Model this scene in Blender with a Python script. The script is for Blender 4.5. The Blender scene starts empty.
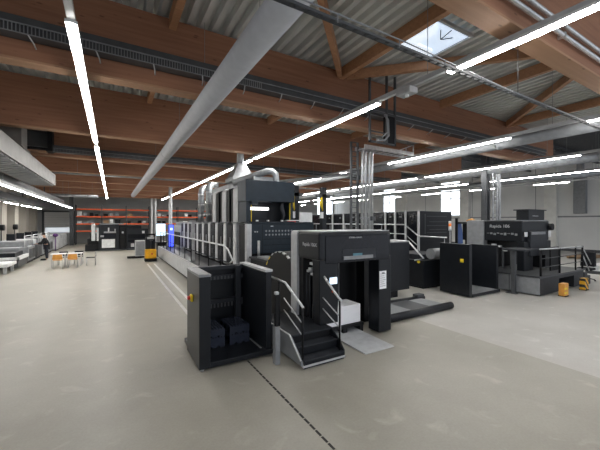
import bpy, bmesh, math, random
from mathutils import Vector, Matrix
random.seed(7)
SC = bpy.context.scene
COL = SC.collection
PI = math.pi

# ------------------------------------------------------------------ materials
def mat(name, col, rough=0.5, metal=0.0, var=0.12, scale=6.0, emit=None, es=0.0, alpha=None, stretch=(1, 1, 1), bump=0.0):
    m = bpy.data.materials.new(name); m.use_nodes = True
    nt = m.node_tree; b = nt.nodes['Principled BSDF']
    b.inputs['Roughness'].default_value = rough
    b.inputs['Metallic'].default_value = metal
    if max(col) < .07: b.inputs['Specular IOR Level'].default_value = 0.28
    tc = nt.nodes.new('ShaderNodeTexCoord'); mp = nt.nodes.new('ShaderNodeMapping')
    mp.inputs['Scale'].default_value = stretch
    nz = nt.nodes.new('ShaderNodeTexNoise'); nz.inputs['Scale'].default_value = scale; nz.inputs['Detail'].default_value = 4
    rp = nt.nodes.new('ShaderNodeValToRGB')
    rp.color_ramp.elements[0].position = 0.3; rp.color_ramp.elements[1].position = 0.7
    rp.color_ramp.elements[0].color = tuple(c * (1 - var) for c in col) + (1,)
    rp.color_ramp.elements[1].color = tuple(min(1, c * (1 + var)) for c in col) + (1,)
    L = nt.links.new
    L(tc.outputs['Object'], mp.inputs['Vector']); L(mp.outputs['Vector'], nz.inputs['Vector'])
    L(nz.outputs['Fac'], rp.inputs['Fac']); L(rp.outputs['Color'], b.inputs['Base Color'])
    if bump:
        bn = nt.nodes.new('ShaderNodeBump'); bn.inputs['Strength'].default_value = bump
        L(nz.outputs['Fac'], bn.inputs['Height']); L(bn.outputs['Normal'], b.inputs['Normal'])
    if emit:
        b.inputs['Emission Color'].default_value = tuple(emit) + (1,); b.inputs['Emission Strength'].default_value = es
    if alpha is not None: b.inputs['Alpha'].default_value = alpha
    return m

def wood_mat(name, base, dark):
    m = bpy.data.materials.new(name); m.use_nodes = True
    nt = m.node_tree; b = nt.nodes['Principled BSDF']; L = nt.links.new
    tc = nt.nodes.new('ShaderNodeTexCoord')
    mp = nt.nodes.new('ShaderNodeMapping'); mp.inputs['Scale'].default_value = (0.25, 6, 6)
    nz = nt.nodes.new('ShaderNodeTexNoise'); nz.inputs['Scale'].default_value = 2.2; nz.inputs['Detail'].default_value = 6
    rp = nt.nodes.new('ShaderNodeValToRGB')
    rp.color_ramp.elements[0].position = 0.32; rp.color_ramp.elements[0].color = tuple(dark) + (1,)
    rp.color_ramp.elements[1].position = 0.68; rp.color_ramp.elements[1].color = tuple(base) + (1,)
    L(tc.outputs['Object'], mp.inputs['Vector']); L(mp.outputs['Vector'], nz.inputs['Vector']); L(nz.outputs['Fac'], rp.inputs['Fac'])
    # knots
    mp2 = nt.nodes.new('ShaderNodeMapping'); mp2.inputs['Scale'].default_value = (1.6, 5, 5)
    vo = nt.nodes.new('ShaderNodeTexVoronoi'); vo.inputs['Scale'].default_value = 1.3
    r2 = nt.nodes.new('ShaderNodeValToRGB')
    r2.color_ramp.elements[0].position = 0.07; r2.color_ramp.elements[0].color = (0.35, 0.3, 0.3, 1)
    r2.color_ramp.elements[1].position = 0.13; r2.color_ramp.elements[1].color = (1, 1, 1, 1)
    mx = nt.nodes.new('ShaderNodeMixRGB'); mx.blend_type = 'MULTIPLY'; mx.inputs['Fac'].default_value = 0.7
    L(tc.outputs['Object'], mp2.inputs['Vector']); L(mp2.outputs['Vector'], vo.inputs['Vector']); L(vo.outputs['Distance'], r2.inputs['Fac'])
    L(rp.outputs['Color'], mx.inputs['Color1']); L(r2.outputs['Color'], mx.inputs['Color2']); L(mx.outputs['Color'], b.inputs['Base Color'])
    b.inputs['Roughness'].default_value = 0.6
    return m

def floor_mat():
    m = bpy.data.materials.new('polished_concrete'); m.use_nodes = True
    nt = m.node_tree; b = nt.nodes['Principled BSDF']; L = nt.links.new
    tc = nt.nodes.new('ShaderNodeTexCoord')
    n1 = nt.nodes.new('ShaderNodeTexNoise'); n1.inputs['Scale'].default_value = 0.45; n1.inputs['Detail'].default_value = 7; n1.inputs['Roughness'].default_value = 0.65
    r1 = nt.nodes.new('ShaderNodeValToRGB')
    r1.color_ramp.elements[0].position = 0.3; r1.color_ramp.elements[0].color = (0.31, 0.293, 0.258, 1)
    r1.color_ramp.elements[1].position = 0.7; r1.color_ramp.elements[1].color = (0.415, 0.398, 0.36, 1)
    n2 = nt.nodes.new('ShaderNodeTexNoise'); n2.inputs['Scale'].default_value = 2.3; n2.inputs['Detail'].default_value = 5; n2.inputs['Distortion'].default_value = 0.8
    r2 = nt.nodes.new('ShaderNodeValToRGB')
    r2.color_ramp.elements[0].position = 0.60; r2.color_ramp.elements[0].color = (0, 0, 0, 1)
    r2.color_ramp.elements[1].position = 0.74; r2.color_ramp.elements[1].color = (0.33, 0.33, 0.33, 1)
    mx = nt.nodes.new('ShaderNodeMixRGB'); mx.inputs['Color2'].default_value = (0.60, 0.575, 0.53, 1)
    n3 = nt.nodes.new('ShaderNodeTexNoise'); n3.inputs['Scale'].default_value = 35; n3.inputs['Detail'].default_value = 3
    m3 = nt.nodes.new('ShaderNodeMixRGB'); m3.blend_type = 'OVERLAY'; m3.inputs['Fac'].default_value = 0.12
    for n in (n1, n2, n3): L(tc.outputs['Object'], n.inputs['Vector'])
    L(n1.outputs['Fac'], r1.inputs['Fac']); L(n2.outputs['Fac'], r2.inputs['Fac'])
    L(r1.outputs['Color'], mx.inputs['Color1']); L(r2.outputs['Color'], mx.inputs['Fac'])
    L(mx.outputs['Color'], m3.inputs['Color1']); L(n3.outputs['Fac'], m3.inputs['Color2'])
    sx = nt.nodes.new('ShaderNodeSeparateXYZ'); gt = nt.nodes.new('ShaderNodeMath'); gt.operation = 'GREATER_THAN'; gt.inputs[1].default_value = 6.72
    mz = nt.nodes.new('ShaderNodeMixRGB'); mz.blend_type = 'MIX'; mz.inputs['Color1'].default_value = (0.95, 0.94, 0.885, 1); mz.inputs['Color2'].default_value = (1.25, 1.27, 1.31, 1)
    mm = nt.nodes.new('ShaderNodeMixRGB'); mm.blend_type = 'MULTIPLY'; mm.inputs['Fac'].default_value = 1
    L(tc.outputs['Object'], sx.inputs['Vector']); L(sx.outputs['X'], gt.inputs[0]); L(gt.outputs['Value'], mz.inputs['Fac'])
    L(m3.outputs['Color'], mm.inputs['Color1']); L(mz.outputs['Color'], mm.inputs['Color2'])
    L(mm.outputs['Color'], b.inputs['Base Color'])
    mr = nt.nodes.new('ShaderNodeMapRange'); mr.inputs['To Min'].default_value = 0.32; mr.inputs['To Max'].default_value = 0.55
    L(n1.outputs['Fac'], mr.inputs['Value']); L(mr.outputs['Result'], b.inputs['Roughness'])
    return m

def hazard_mat():
    m = bpy.data.materials.new('hazard_stripes'); m.use_nodes = True
    nt = m.node_tree; b = nt.nodes['Principled BSDF']; L = nt.links.new
    tc = nt.nodes.new('ShaderNodeTexCoord'); mp = nt.nodes.new('ShaderNodeMapping'); mp.inputs['Rotation'].default_value = (0, 0.8, 0)
    w = nt.nodes.new('ShaderNodeTexWave'); w.inputs['Scale'].default_value = 1.9; w.bands_direction = 'X'
    r = nt.nodes.new('ShaderNodeValToRGB'); r.color_ramp.interpolation = 'CONSTANT'
    r.color_ramp.elements[0].color = (0.02, 0.02, 0.02, 1); r.color_ramp.elements[1].position = 0.42; r.color_ramp.elements[1].color = (0.8, 0.42, 0.02, 1)
    L(tc.outputs['Object'], mp.inputs['Vector']); L(mp.outputs['Vector'], w.inputs['Vector']); L(w.outputs['Fac'], r.inputs['Fac']); L(r.outputs['Color'], b.inputs['Base Color'])
    b.inputs['Roughness'].default_value = 0.5
    return m

M = dict(
    floor=floor_mat(), hazard=hazard_mat(),
    black=mat('black_machine_paint', (0.0115, 0.0135, 0.017), 0.36),
    black2=mat('matt_black_paint', (0.006, 0.0065, 0.008), 0.55),
    gloss=mat('black_glass', (0.008, 0.009, 0.012), 0.12),
    navy=mat('anthracite_blue_paint', (0.015, 0.024, 0.034), 0.42),
    char=mat('charcoal_paint', (0.027, 0.030, 0.036), 0.5),
    dgrey=mat('dark_grey_steel', (0.062, 0.066, 0.071), 0.5),
    grey=mat('mid_grey_paint', (0.24, 0.25, 0.26), 0.45),
    lgrey=mat('light_grey_paint', (0.50, 0.51, 0.52), 0.4),
    white=mat('white_paint', (0.75, 0.76, 0.76), 0.4),
    paper=mat('white_paper', (0.93, 0.93, 0.95), 0.8, scale=40, stretch=(0.1, 0.1, 4), var=0.05),
    galv=mat('galvanised_steel', (0.34, 0.355, 0.37), 0.42, 0.5, var=0.22, scale=5),
    galvd=mat('dull_galvanised_steel', (0.17, 0.165, 0.155), 0.5, 0.4, var=0.2, scale=3),
    purple=mat('purple_plastic', (0.10, 0.03, 0.16), 0.6),
    steel=mat('brushed_steel', (0.60, 0.61, 0.62), 0.3, 0.7, scale=12),
    fabric=mat('grey_textile', (0.50, 0.51, 0.53), 0.8, var=0.05),
    deck=mat('galvanised_roof_deck', (0.62, 0.63, 0.61), 0.5, 0.0, var=0.12, scale=0.8),
    beamw=wood_mat('glulam_timber', (0.37, 0.178, 0.102), (0.27, 0.124, 0.069)),
    purlw=wood_mat('purlin_timber', (0.50, 0.27, 0.145), (0.40, 0.20, 0.105)),
    soff=wood_mat('lit_tone_timber', (0.46, 0.27, 0.16), (0.38, 0.21, 0.12)),  # paler copy of the glulam, light on beam undersides put into the colour
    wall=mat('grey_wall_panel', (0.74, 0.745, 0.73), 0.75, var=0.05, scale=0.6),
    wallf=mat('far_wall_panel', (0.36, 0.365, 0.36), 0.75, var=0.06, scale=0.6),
    conc=mat('concrete_column', (0.76, 0.76, 0.72), 0.8, var=0.08, scale=2),
    beige=mat('beige_curtain_panel', (0.36, 0.335, 0.29), 0.85, var=0.15, scale=1.2, stretch=(1, 3, 0.15)),
    orange=mat('orange_rack_paint', (0.85, 0.13, 0.03), 0.5),
    yellow=mat('yellow_truck_paint', (0.85, 0.42, 0.01), 0.4),
    yel=mat('yellow_marker', (0.85, 0.62, 0.02), 0.5),
    red=mat('red_plastic', (0.6, 0.02, 0.02), 0.4),
    oseat=mat('orange_beech_ply', (0.72, 0.33, 0.06), 0.45),
    plastic=mat('blue_black_plastic', (0.030, 0.036, 0.055), 0.25),
    blue=mat('blue_plastic', (0.05, 0.10, 0.27), 0.4),
    teal=mat('teal_screen', (0.10, 0.26, 0.33), 0.3),
    skin=mat('skin', (0.50, 0.30, 0.22), 0.6), hair=mat('dark_hair', (0.02, 0.015, 0.012), 0.7),
    cloth=mat('black_cloth', (0.014, 0.015, 0.018), 0.85), jean=mat('dark_trouser_cloth', (0.02, 0.022, 0.03), 0.85),
    brown=mat('cardboard', (0.36, 0.24, 0.14), 0.8),
    tape=mat('pale_floor_rail', (0.66, 0.65, 0.62), 0.4), groove=mat('dark_joint', (0.04, 0.038, 0.035), 0.8),
    lamp=mat('lit_diffuser', (1, 1, 1), 0.5, emit=(1.0, 0.98, 0.95), es=52.0),
    lamp2=mat('machine_lamp', (1, 1, 1), 0.5, emit=(1.0, 0.99, 0.97), es=3.0),
    day=mat('daylit_pane', (0.9, 0.95, 1), 0.3, emit=(0.86, 0.93, 1.0), es=2.2, var=0.03),
    day2=mat('daylit_door_pane', (0.8, 0.85, 0.88), 0.3, emit=(0.86, 0.93, 1.0), es=0.55, var=0.1, scale=9),
    sky=mat('skylight_dome', (0.8, 0.87, 0.95), 0.3, emit=(0.62, 0.76, 0.95), es=0.75, var=0.25, scale=1.6),
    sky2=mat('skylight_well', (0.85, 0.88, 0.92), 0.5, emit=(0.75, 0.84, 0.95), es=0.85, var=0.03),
    screen=mat('lit_screen', (0.7, 0.85, 1), 0.2, emit=(0.62, 0.80, 1.0), es=1.3, var=0.3, scale=8),
    bluelamp=mat('blue_lit_panel', (0.1, 0.15, 0.9), 0.3, emit=(0.06, 0.10, 0.95), es=1.6),
    orangelamp=mat('orange_beacon', (0.9, 0.25, 0.05), 0.4, emit=(1, 0.25, 0.05), es=0.15),
    text=mat('grey_lettering', (0.55, 0.56, 0.58), 0.5),
)

# ------------------------------------------------------------------ mesh builder
class B:
    def __init__(s): s.bm = bmesh.new()
    def box(s, x0, x1, y0, y1, z0, z1, bev=0, m=None):
        vs = [s.bm.verts.new((x, y, z)) for x in (min(x0, x1), max(x0, x1)) for y in (min(y0, y1), max(y0, y1)) for z in (min(z0, z1), max(z0, z1))]
        fs = [s.bm.faces.new([vs[i] for i in f]) for f in ((0, 1, 3, 2), (4, 6, 7, 5), (0, 4, 5, 1), (2, 3, 7, 6), (0, 2, 6, 4), (1, 5, 7, 3))]
        if bev:
            es = list({e for f in fs for e in f.edges})
            r = bmesh.ops.bevel(s.bm, geom=es, offset=bev, segments=2, affect='EDGES', profile=0.5)
            vs = list({v for v in vs if v.is_valid} | set(r['verts']))
        if m is not None: bmesh.ops.transform(s.bm, matrix=m, verts=vs)
        return s
    def bar(s, p, q, w, h=None):
        h = h or w; p = Vector(p); q = Vector(q); d = (q - p); L = d.length; d.normalize()
        up = Vector((0, 0, 1)) if abs(d.z) < 0.98 else Vector((0, 1, 0))
        a = d.cross(up).normalized() * w / 2; b = a.cross(d).normalized() * h / 2
        v = [s.bm.verts.new(c + i * a + j * b) for c in (p, q) for i, j in ((-1, -1), (1, -1), (1, 1), (-1, 1))]
        for f in ((3, 2, 1, 0), (4, 5, 6, 7), (0, 1, 5, 4), (1, 2, 6, 5), (2, 3, 7, 6), (3, 0, 4, 7)): s.bm.faces.new([v[i] for i in f])
        return s
    def tube(s, pts, r, n=10, cap=True):
        pts = [Vector(p) for p in pts]; rings = []
        rs = r if isinstance(r, (list, tuple)) else [r] * len(pts)
        pa = None
        for i, p in enumerate(pts):
            d = (pts[min(i + 1, len(pts) - 1)] - pts[max(i - 1, 0)]).normalized()
            if pa is None:
                up = Vector((0, 0, 1)) if abs(d.z) < 0.9 else Vector((0, 1, 0)); a = d.cross(up).normalized()
            else: a = (pa - d * pa.dot(d)).normalized()
            pa = a; b = d.cross(a)
            rings.append([s.bm.verts.new(p + rs[i] * (math.cos(t) * a + math.sin(t) * b)) for t in [2 * PI * k / n for k in range(n)]])
        for A, C in zip(rings, rings[1:]):
            for k in range(n):
                f = s.bm.faces.new([A[k], A[(k + 1) % n], C[(k + 1) % n], C[k]]); f.smooth = True
        if cap: s.bm.faces.new(rings[0][::-1]); s.bm.faces.new(rings[-1])
        return s
    def prism(s, pts, axis, a0, a1):
        def P(u, v, w): return {'x': (w, u, v), 'y': (u, w, v), 'z': (u, v, w)}[axis]
        A = [s.bm.verts.new(P(u, v, a0)) for u, v in pts]; C = [s.bm.verts.new(P(u, v, a1)) for u, v in pts]; n = len(pts)
        s.bm.faces.new(A); s.bm.faces.new(C[::-1])
        for k in range(n): s.bm.faces.new([A[k], C[k], C[(k + 1) % n], A[(k + 1) % n]])
        return s
    def ball(s, c, r, sc=(1, 1, 1), n=12):
        mt = Matrix.Translation(c) @ Matrix.Diagonal((*[r * k for k in sc], 1))
        g = bmesh.ops.create_uvsphere(s.bm, u_segments=n, v_segments=max(6, n // 2), radius=1, matrix=mt)
        for v in g['verts']:
            for f in v.link_faces: f.smooth = True
        return s

def link(name, mesh, parent=None):
    o = bpy.data.objects.new(name, mesh); COL.objects.link(o)
    if parent: o.parent = parent
    return o
def build(name, b, m, origin=(0, 0, 0), parent=None):
    bmesh.ops.recalc_face_normals(b.bm, faces=b.bm.faces)
    bmesh.ops.translate(b.bm, verts=b.bm.verts, vec=-Vector(origin))
    me = bpy.data.meshes.new(name); b.bm.to_mesh(me); b.bm.free(); me.materials.append(M[m])
    return link(name, me, parent)
def struct(name, b, m, origin=(0, 0, 0), parent=None):
    o = build(name, b, m, origin, parent)
    if not parent: o.location = origin; o['kind'] = 'structure'
    return o
def solo(name, b, m, label, cat, group=None, origin=(0, 0, 0)):
    o = build(name, b, m, origin); o.location = origin; o['label'] = label; o['category'] = cat
    if group: o['group'] = group
    return o
class T:
    """a thing: Empty at its base, parts are children; shapes are given in world metres"""
    def __init__(s, name, label, cat, loc, group=None):
        s.o = bpy.data.objects.new(name, None); COL.objects.link(s.o); s.o.location = loc; s.loc = Vector(loc)
        s.o.empty_display_size = 0.1
        s.o['label'] = label; s.o['category'] = cat
        if group: s.o['group'] = group
    def part(s, name, b, m, parent=None, label=None):
        o = build(name, b, m, s.loc, parent or s.o)
        if label: o['label'] = label
        return o
    def each(s, name, m, *boxes, bev=0, parent=None):
        for q in boxes: s.add(name, m, q, bev=bev, parent=parent)
    def add(s, name, m, *boxes, bev=0, parent=None, label=None):
        b = B()
        for q in boxes: b.box(*q, bev=bev)
        return s.part(name, b, m, parent, label)
def copy_thing(root, loc, label, group=None):
    r = root.copy(); COL.objects.link(r); r.location = loc; r['label'] = label
    if group: r['group'] = group
    for ch in list(root.children):
        c = ch.copy(); COL.objects.link(c); c.parent = r
        for g in ch.children:
            d = g.copy(); COL.objects.link(d); d.parent = c
    return r
def text(th, name, s, size, loc, rot, m='text', parent=None):
    cu = bpy.data.curves.new(name, 'FONT'); cu.body = s; cu.size = size; cu.extrude = 0.002
    tmp = bpy.data.objects.new('tmp', cu); COL.objects.link(tmp)
    dg = bpy.context.evaluated_depsgraph_get(); me = bpy.data.meshes.new_from_object(tmp.evaluated_get(dg))
    bpy.data.objects.remove(tmp); bpy.data.curves.remove(cu)
    me.transform(Matrix.Translation(Vector(loc) - th.loc) @ rot.to_4x4()); me.materials.clear(); me.materials.append(M[m])
    me.name = name
    return link(name, me, parent or th.o)
R_LEFT = Matrix(((0, 0, -1), (-1, 0, 0), (0, 1, 0)))       # reads on a face that looks towards -X
R_FRONT = Matrix(((1, 0, 0), (0, 0, -1), (0, 1, 0)))       # reads on a face that looks towards -Y

# ------------------------------------------------------------------ setting
XL, XR, YF = -7.5, 33.8, 45.0
b = B(); b.box(XL - .3, XR + .3, -6, YF + .3, -0.2, 0); struct('floor', b, 'floor')
b = B(); b.box(XL - .3, XL, -6, YF, 0, 6.9); struct('wall_left', b, 'wall')
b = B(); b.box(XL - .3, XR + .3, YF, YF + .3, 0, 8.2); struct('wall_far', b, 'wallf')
b = B()
b.box(XR, XR + .3, -6, 21.3, 0, 8.2).box(XR, XR + .3, 23.9, 31.0, 0, 8.2).box(XR, XR + .3, 33.2, YF, 0, 8.2)
b.box(XR, XR + .3, 21.3, 23.9, 0, 3.2).box(XR, XR + .3, 31.0, 33.2, 0, 3.2).box(XR, XR + .3, 21.3, 23.9, 7.2, 8.2).box(XR, XR + .3, 31.0, 33.2, 7.2, 8.2)
struct('wall_right', b, 'wall')
b = B()
for y in range(-4, 45, 6): b.box(XR - .004, XR, y, y + .05, 0.3, 8)
struct('trim_1', b, 'grey')
b = B(); b.box(XR - .12, XR, -6, YF, 2.9, 3.02); struct('trim_2', b, 'grey')
b = B(); b.box(XR - .06, XR, -6, YF, 0, .22); struct('baseboard_right', b, 'dgrey')
n = 1
for (y0, y1) in ((21.3, 23.9), (31.0, 33.2)):
    b = B(); b.box(XR + .1, XR + .14, y0, y1, 3.2, 7.2); w = struct('window_%d' % n, b, 'day'); n += 1
    b = B()
    for yy in (y0, (y0 + y1) / 2, y1): b.box(XR + .02, XR + .1, yy - .04, yy + .04, 3.2, 7.2)
    for zz in (3.24, 5.2, 7.16): b.box(XR + .02, XR + .1, y0, y1, zz - .04, zz + .04)
    struct('window_frame', b, 'lgrey', parent=w)
b = B(); b.box(30.2, 33.4, YF - .03, YF - .01, 3.4, 7.0); w = struct('window_3', b, 'day')
b = B()
for xx in (30.2, 31.8, 33.4): b.box(xx - .04, xx + .04, YF - .07, YF - .03, 3.4, 7.0)
struct('window_frame', b, 'lgrey', parent=w)
for k, (y0, y1) in enumerate(((12.3, 13.2), (20.2, 21.2), (28.8, 29.6), (36.6, 37.4))):
    b = B(); b.box(XR - .45, XR, y0, y1, 0, 8.1); struct('trim_%d' % (k + 3), b, 'conc')
# corrugated roof deck: trapezoid ribs running down the hall
def corr(x0, x1, y0, y1, z, pitch=.27, dep=.13):
    bm = bmesh.new(); xs = []; x = x0
    while x < x1:
        xs += [(x, z), (x + pitch * .42, z), (x + pitch * .55, z + dep), (x + pitch * .87, z + dep)]; x += pitch
    A = [bm.verts.new((u, y0, w)) for u, w in xs]; C = [bm.verts.new((u, y1, w)) for u, w in xs]
    for i in range(len(xs) - 1): bm.faces.new((A[i], A[i + 1], C[i + 1], C[i]))
    o = B(); o.bm.free(); o.bm = bm
    return o
d = corr(XL, 19.1, -4, YF, 6.86); struct('ceiling', d, 'deck')
d = corr(19.0, XR, -4, YF, 7.7); c2 = struct('ceiling', d, 'dgrey')
b = B(); b.box(19.0, 19.1, -4, YF, 6.8, 7.75); struct('trim_7', b, 'dgrey')
# left far part: lower plastered band above the roller door
door = T('door_1', '', '', (0, 0, 0)); door.o['kind'] = 'structure'; del door.o['label']; del door.o['category']
b = B()
for k in range(18): b.box(-6.5, -3.9, YF - .06, YF - .02, .02 + k * .2, .02 + k * .2 + .185)
door.part('shutter', b, 'wall')
door.add('window_strip', 'day2', (-6.4, -4.0, YF - .08, YF - .062, 1.32, 1.86))
door.add('door_frame', 'dgrey', (-6.7, -6.5, YF - .1, YF, 0, 3.8), (-3.9, -3.7, YF - .1, YF, 0, 3.8), (-6.7, -3.7, YF - .1, YF, 3.62, 3.8))
# floor joint and guide rails
b = B()
y = -1.5
while y < 5.3:
    b.box(2.085, 2.115, y, y + .11, .0, .003); y += .13
struct('trim_8', b, 'groove')
for k, (xa, xb) in enumerate(((2.11, 2.17), (1.77, 1.81))):
    b = B(); b.bar((xa, 6.9, .004), (xb, 20.8, .004), .09, .008); struct('trim_%d' % (9 + k), b, 'tape')

# left wall pilasters and hanging panels
for k, y in enumerate((27.5, 31, 34.5, 38.5, 42.5)):
    b = B(); b.box(-7.5, -6.9, y, y + 1.2, 0, 5.2); struct('trim_%d' % (11 + k), b, 'beige')

# ------------------------------------------------------------------ roof timber
ord_ = ['nearest', 'second', 'third', 'fourth', 'fifth', 'sixth', 'seventh', 'eighth', 'ninth', 'tenth', 'eleventh', 'twelfth', 'thirteenth', 'fourteenth', 'fifteenth', 'sixteenth']
for k in range(9):
    y = 2.28 + 4.84 * k
    t = T('timber_beam', 'deep brown laminated timber roof beam, %s from the camera' % ord_[k], 'beam', (0, y, 5.3), 'laminated roof beams')
    t.add('beam_body', 'beamw', (XL, 19, y, y + .30, 5.32, 6.78))
    t.add('soffit_strip', 'soff', (XL, 19, y - .004, y + .304, 5.28, 5.32), label='underside of the beam, light painted in as a paler tone')
# purlins between the beams
pn = 0
for k in range(0, 5):
    y0 = 2.28 + 4.84 * k + .30; y1 = 2.28 + 4.84 * (k + 1)
    for j, x in enumerate((-3.4, 1.1, 5.6, 10.1, 14.6)):
        b = B(); b.box(x - .07, x + .07, y0, y1, 6.56, 6.84)
        solo('timber_purlin', b, 'purlw', 'straight timber purlin in roof bay %s from the camera, %s from the left' % (ord_[k], ord_[j].replace('nearest', 'first')), 'purlin', 'straight purlins', (x, y0, 6.56))
for (x0, y0, x1, y1, s) in ((1.25, 2.7, 5.5, 7.05, 'leaning left, left of the roof window'), (5.75, 7.05, 10.0, 2.7, 'running right behind the roof window'), (10.2, 2.7, 14.5, 7.05, 'at the right, beyond the long light line')):
    b = B(); b.bar((x0, y0, 6.68), (x1, y1, 6.68), .13, .24)
    solo('timber_brace', b, 'purlw', 'diagonal timber roof brace ' + s, 'brace', 'diagonal roof braces')
# skylight
t = T('roof_skylight', 'square daylit roof skylight with pale frame in grey corrugated ceiling', 'skylight', (6.5, 4.85, 6.8))
b = B()
for q in ((5.88, 7.22, 4.24, 4.30, 6.79, 6.86), (5.88, 7.22, 5.46, 5.52, 6.79, 6.86), (5.88, 5.94, 4.30, 5.46, 6.79, 6.86), (7.16, 7.22, 4.30, 5.46, 6.79, 6.86)): b.box(*q)
t.part('skylight_frame', b, 'lgrey')
t.add('dome', 'sky', (5.94, 7.16, 4.30, 5.46, 6.835, 6.85))
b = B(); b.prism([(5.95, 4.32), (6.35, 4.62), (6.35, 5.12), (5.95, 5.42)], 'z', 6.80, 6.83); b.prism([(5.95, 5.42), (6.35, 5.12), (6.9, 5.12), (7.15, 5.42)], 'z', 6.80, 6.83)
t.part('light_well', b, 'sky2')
b = B(); b.tube([(6.3, 4.45, 6.78), (6.5, 4.6, 6.7), (6.8, 4.5, 6.78)], .012, 6).tube([(6.5, 4.32, 6.77), (6.5, 4.6, 6.7)], .012, 6)
t.part('opener_arm', b, 'dgrey')

# cable trays on the beam faces
for k, (yb, s) in enumerate(((7.12, 'along the second beam from the camera'), (16.8, 'along the fourth beam from the camera'))):
    zb = 5.61 if k == 0 else 5.42
    t = T('cable_tray', 'long steel cable tray ' + s, 'cable tray', (0, yb, zb), 'trays on beams')
    b = B(); b.box(XL, 17.5, yb - .30, yb - .285, zb + .14, zb + .28); b.box(XL, 17.5, yb - .285, yb - .04, zb, zb + .012).box(XL, 17.5, yb - .06, yb - .04, zb, zb + .28).box(XL, 17.5, yb - .27, yb - .26, zb + .012, zb + .14)
    t.part('tray_body', b, 'dgrey')
    b = B()
    b.bar((XL, yb - .31, zb + .15), (17.5, yb - .31, zb + .15), .018); b.bar((XL, yb - .31, zb), (17.5, yb - .31, zb), .014)
    x = XL
    while x < 3:
        b.bar((x, yb - .312, zb), (x, yb - .312, zb + .15), .012); x += .05
    t.part('mesh_side', b, 'grey')
    if k == 0:
        for x in [-5 + .95 * q for q in range(24)]:
            b = B(); b.tube([(x, yb - .30, zb), (x + .05, yb - .12, zb - .06), (x + .06, yb - .01, zb - .09)], .012, 6); t.part('bracket', b, 'lgrey')
# conduits on the near beam
for z, s in ((5.50, 'lower'), (5.67, 'upper')):
    b = B(); b.tube([(2.5, 2.2, z), (18.5, 2.2, z)], .035, 8)
    for x in (4.2, 6.2, 8.2, 10.2): b.box(x, x + .05, 2.165, 2.27, z - .04, z + .04)
    solo('steel_conduit', b, 'steel', '%s of two bright steel conduits on the nearest timber beam' % s, 'conduit')
# free-hanging tray crossing the hall
b = B()
b.bar((-1, 2.50, 4.50), (17, 2.50, 4.50), .012, .03).bar((-1, 2.55, 4.50), (17, 2.55, 4.50), .012, .03)
for k in range(120): b.box(-1 + k * .15, -.96 + k * .15, 2.50, 2.55, 4.485, 4.492)
for x in (1, 5.5, 10, 14.5): b.tube([(x, 2.525, 4.5), (x, 2.525, 5.3)], .005, 5)
solo('ceiling_cable_tray', b, 'dgrey', 'slim grey suspended tray crossing in front of the wide fabric duct', 'cable tray')
b = B(); b.tube([(.4, 2.40, 4.47), (2.8, 2.42, 4.5), (5.2, 2.46, 4.47)], .008, 6)
for x in (1.0, 1.85, 2.7, 3.5, 4.3): b.tube([(x, 2.41, 4.48), (x + .02, 2.43, 4.42)], .007, 5)
solo('ceiling_cable', b, 'grey', 'thin slack cable below the slim suspended tray', 'cable')

# ------------------------------------------------------------------ strip lights
def strip(x, z, segs, y0, y1, rowname, w=.11):
    t = T('ceiling_light_rail', 'pale grey mounting rail of the strip lights ' + rowname, 'lighting rail', (x, y0, z))
    t.add('rail_body', 'lgrey', (x - .045, x + .045, y0, y1, z + .045, z + .13))
    b = B()
    y = y0 + 1
    while y < y1: b.tube([(x, y, z + .13), (x, y, 6.84 if x < 19 else 7.68)], .006, 5); y += 4.84
    t.part('hanger_wire', b, 'grey')
    for i, (a, c) in enumerate(segs):
        f = T('ceiling_strip_light', 'lit white strip light, %s from the camera in the row %s' % (ord_[i], rowname), 'ceiling light', (x, a, z), 'strip lights ' + rowname)
        f.add('diffuser', 'lamp', (x - w / 2, x + w / 2, a, c, z - .012, z + .008))
        f.add('lamp_housing', 'white', (x - w / 2 - .02, x + w / 2 + .02, a - .02, c + .02, z + .008, z + .045))
def segs(a, L, g, end):
    r = []
    while a < end - 1: r.append((a, min(a + L, end))); a += L + g
    return r
strip(-.46, 5.1, [(5.1, 12.3)] + segs(13.0, 6.6, .5, 41), -2, 41, 'above the wide left aisle', .10)
strip(5.05, 5.1, [(-1.0, 3.4), (5.1, 12.1)] + segs(12.5, 6.6, .4, 41), -2, 41, 'above the near press')
strip(10.2, 5.0, [(-1.0, 3.2), (4.9, 9.7)] + segs(12.6, 6.6, .5, 41), -2, 41, 'beside the thick grey pipe')
strip(15.05, 5.0, segs(4.8, 6.8, .6, 41), 0, 41, 'above the far press')
strip(20.2, 5.0, segs(2.5, 8.8, 1.0, 41), 0, 41, 'just beyond the far press')
strip(24.6, 5.0, segs(8.4, 1.9, 2.6, 41), 6, 41, 'nearest the right wall')
strip(-3.05, 3.7, segs(11.5, 5.2, .6, 34), 8, 34, 'under the left grey pipe', .07)
strip(-5.6, 3.7, segs(21.5, 3.0, 1.2, 38), 16, 38, 'along the left wall', .08)
t = T('ceiling_junction_box', 'small white junction box on the rail above the near press', 'electrical box', (5.05, 4.3, 5.05))
b = B(); b.box(4.93, 5.17, 4.15, 4.5, 5.03, 5.15, bev=.02); t.part('box_body', b, 'lgrey')
b = B(); b.tube([(5.05, 4.32, 5.03), (5.05, 4.32, 4.99)], .04, 10); t.part('lens', b, 'white')

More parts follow.
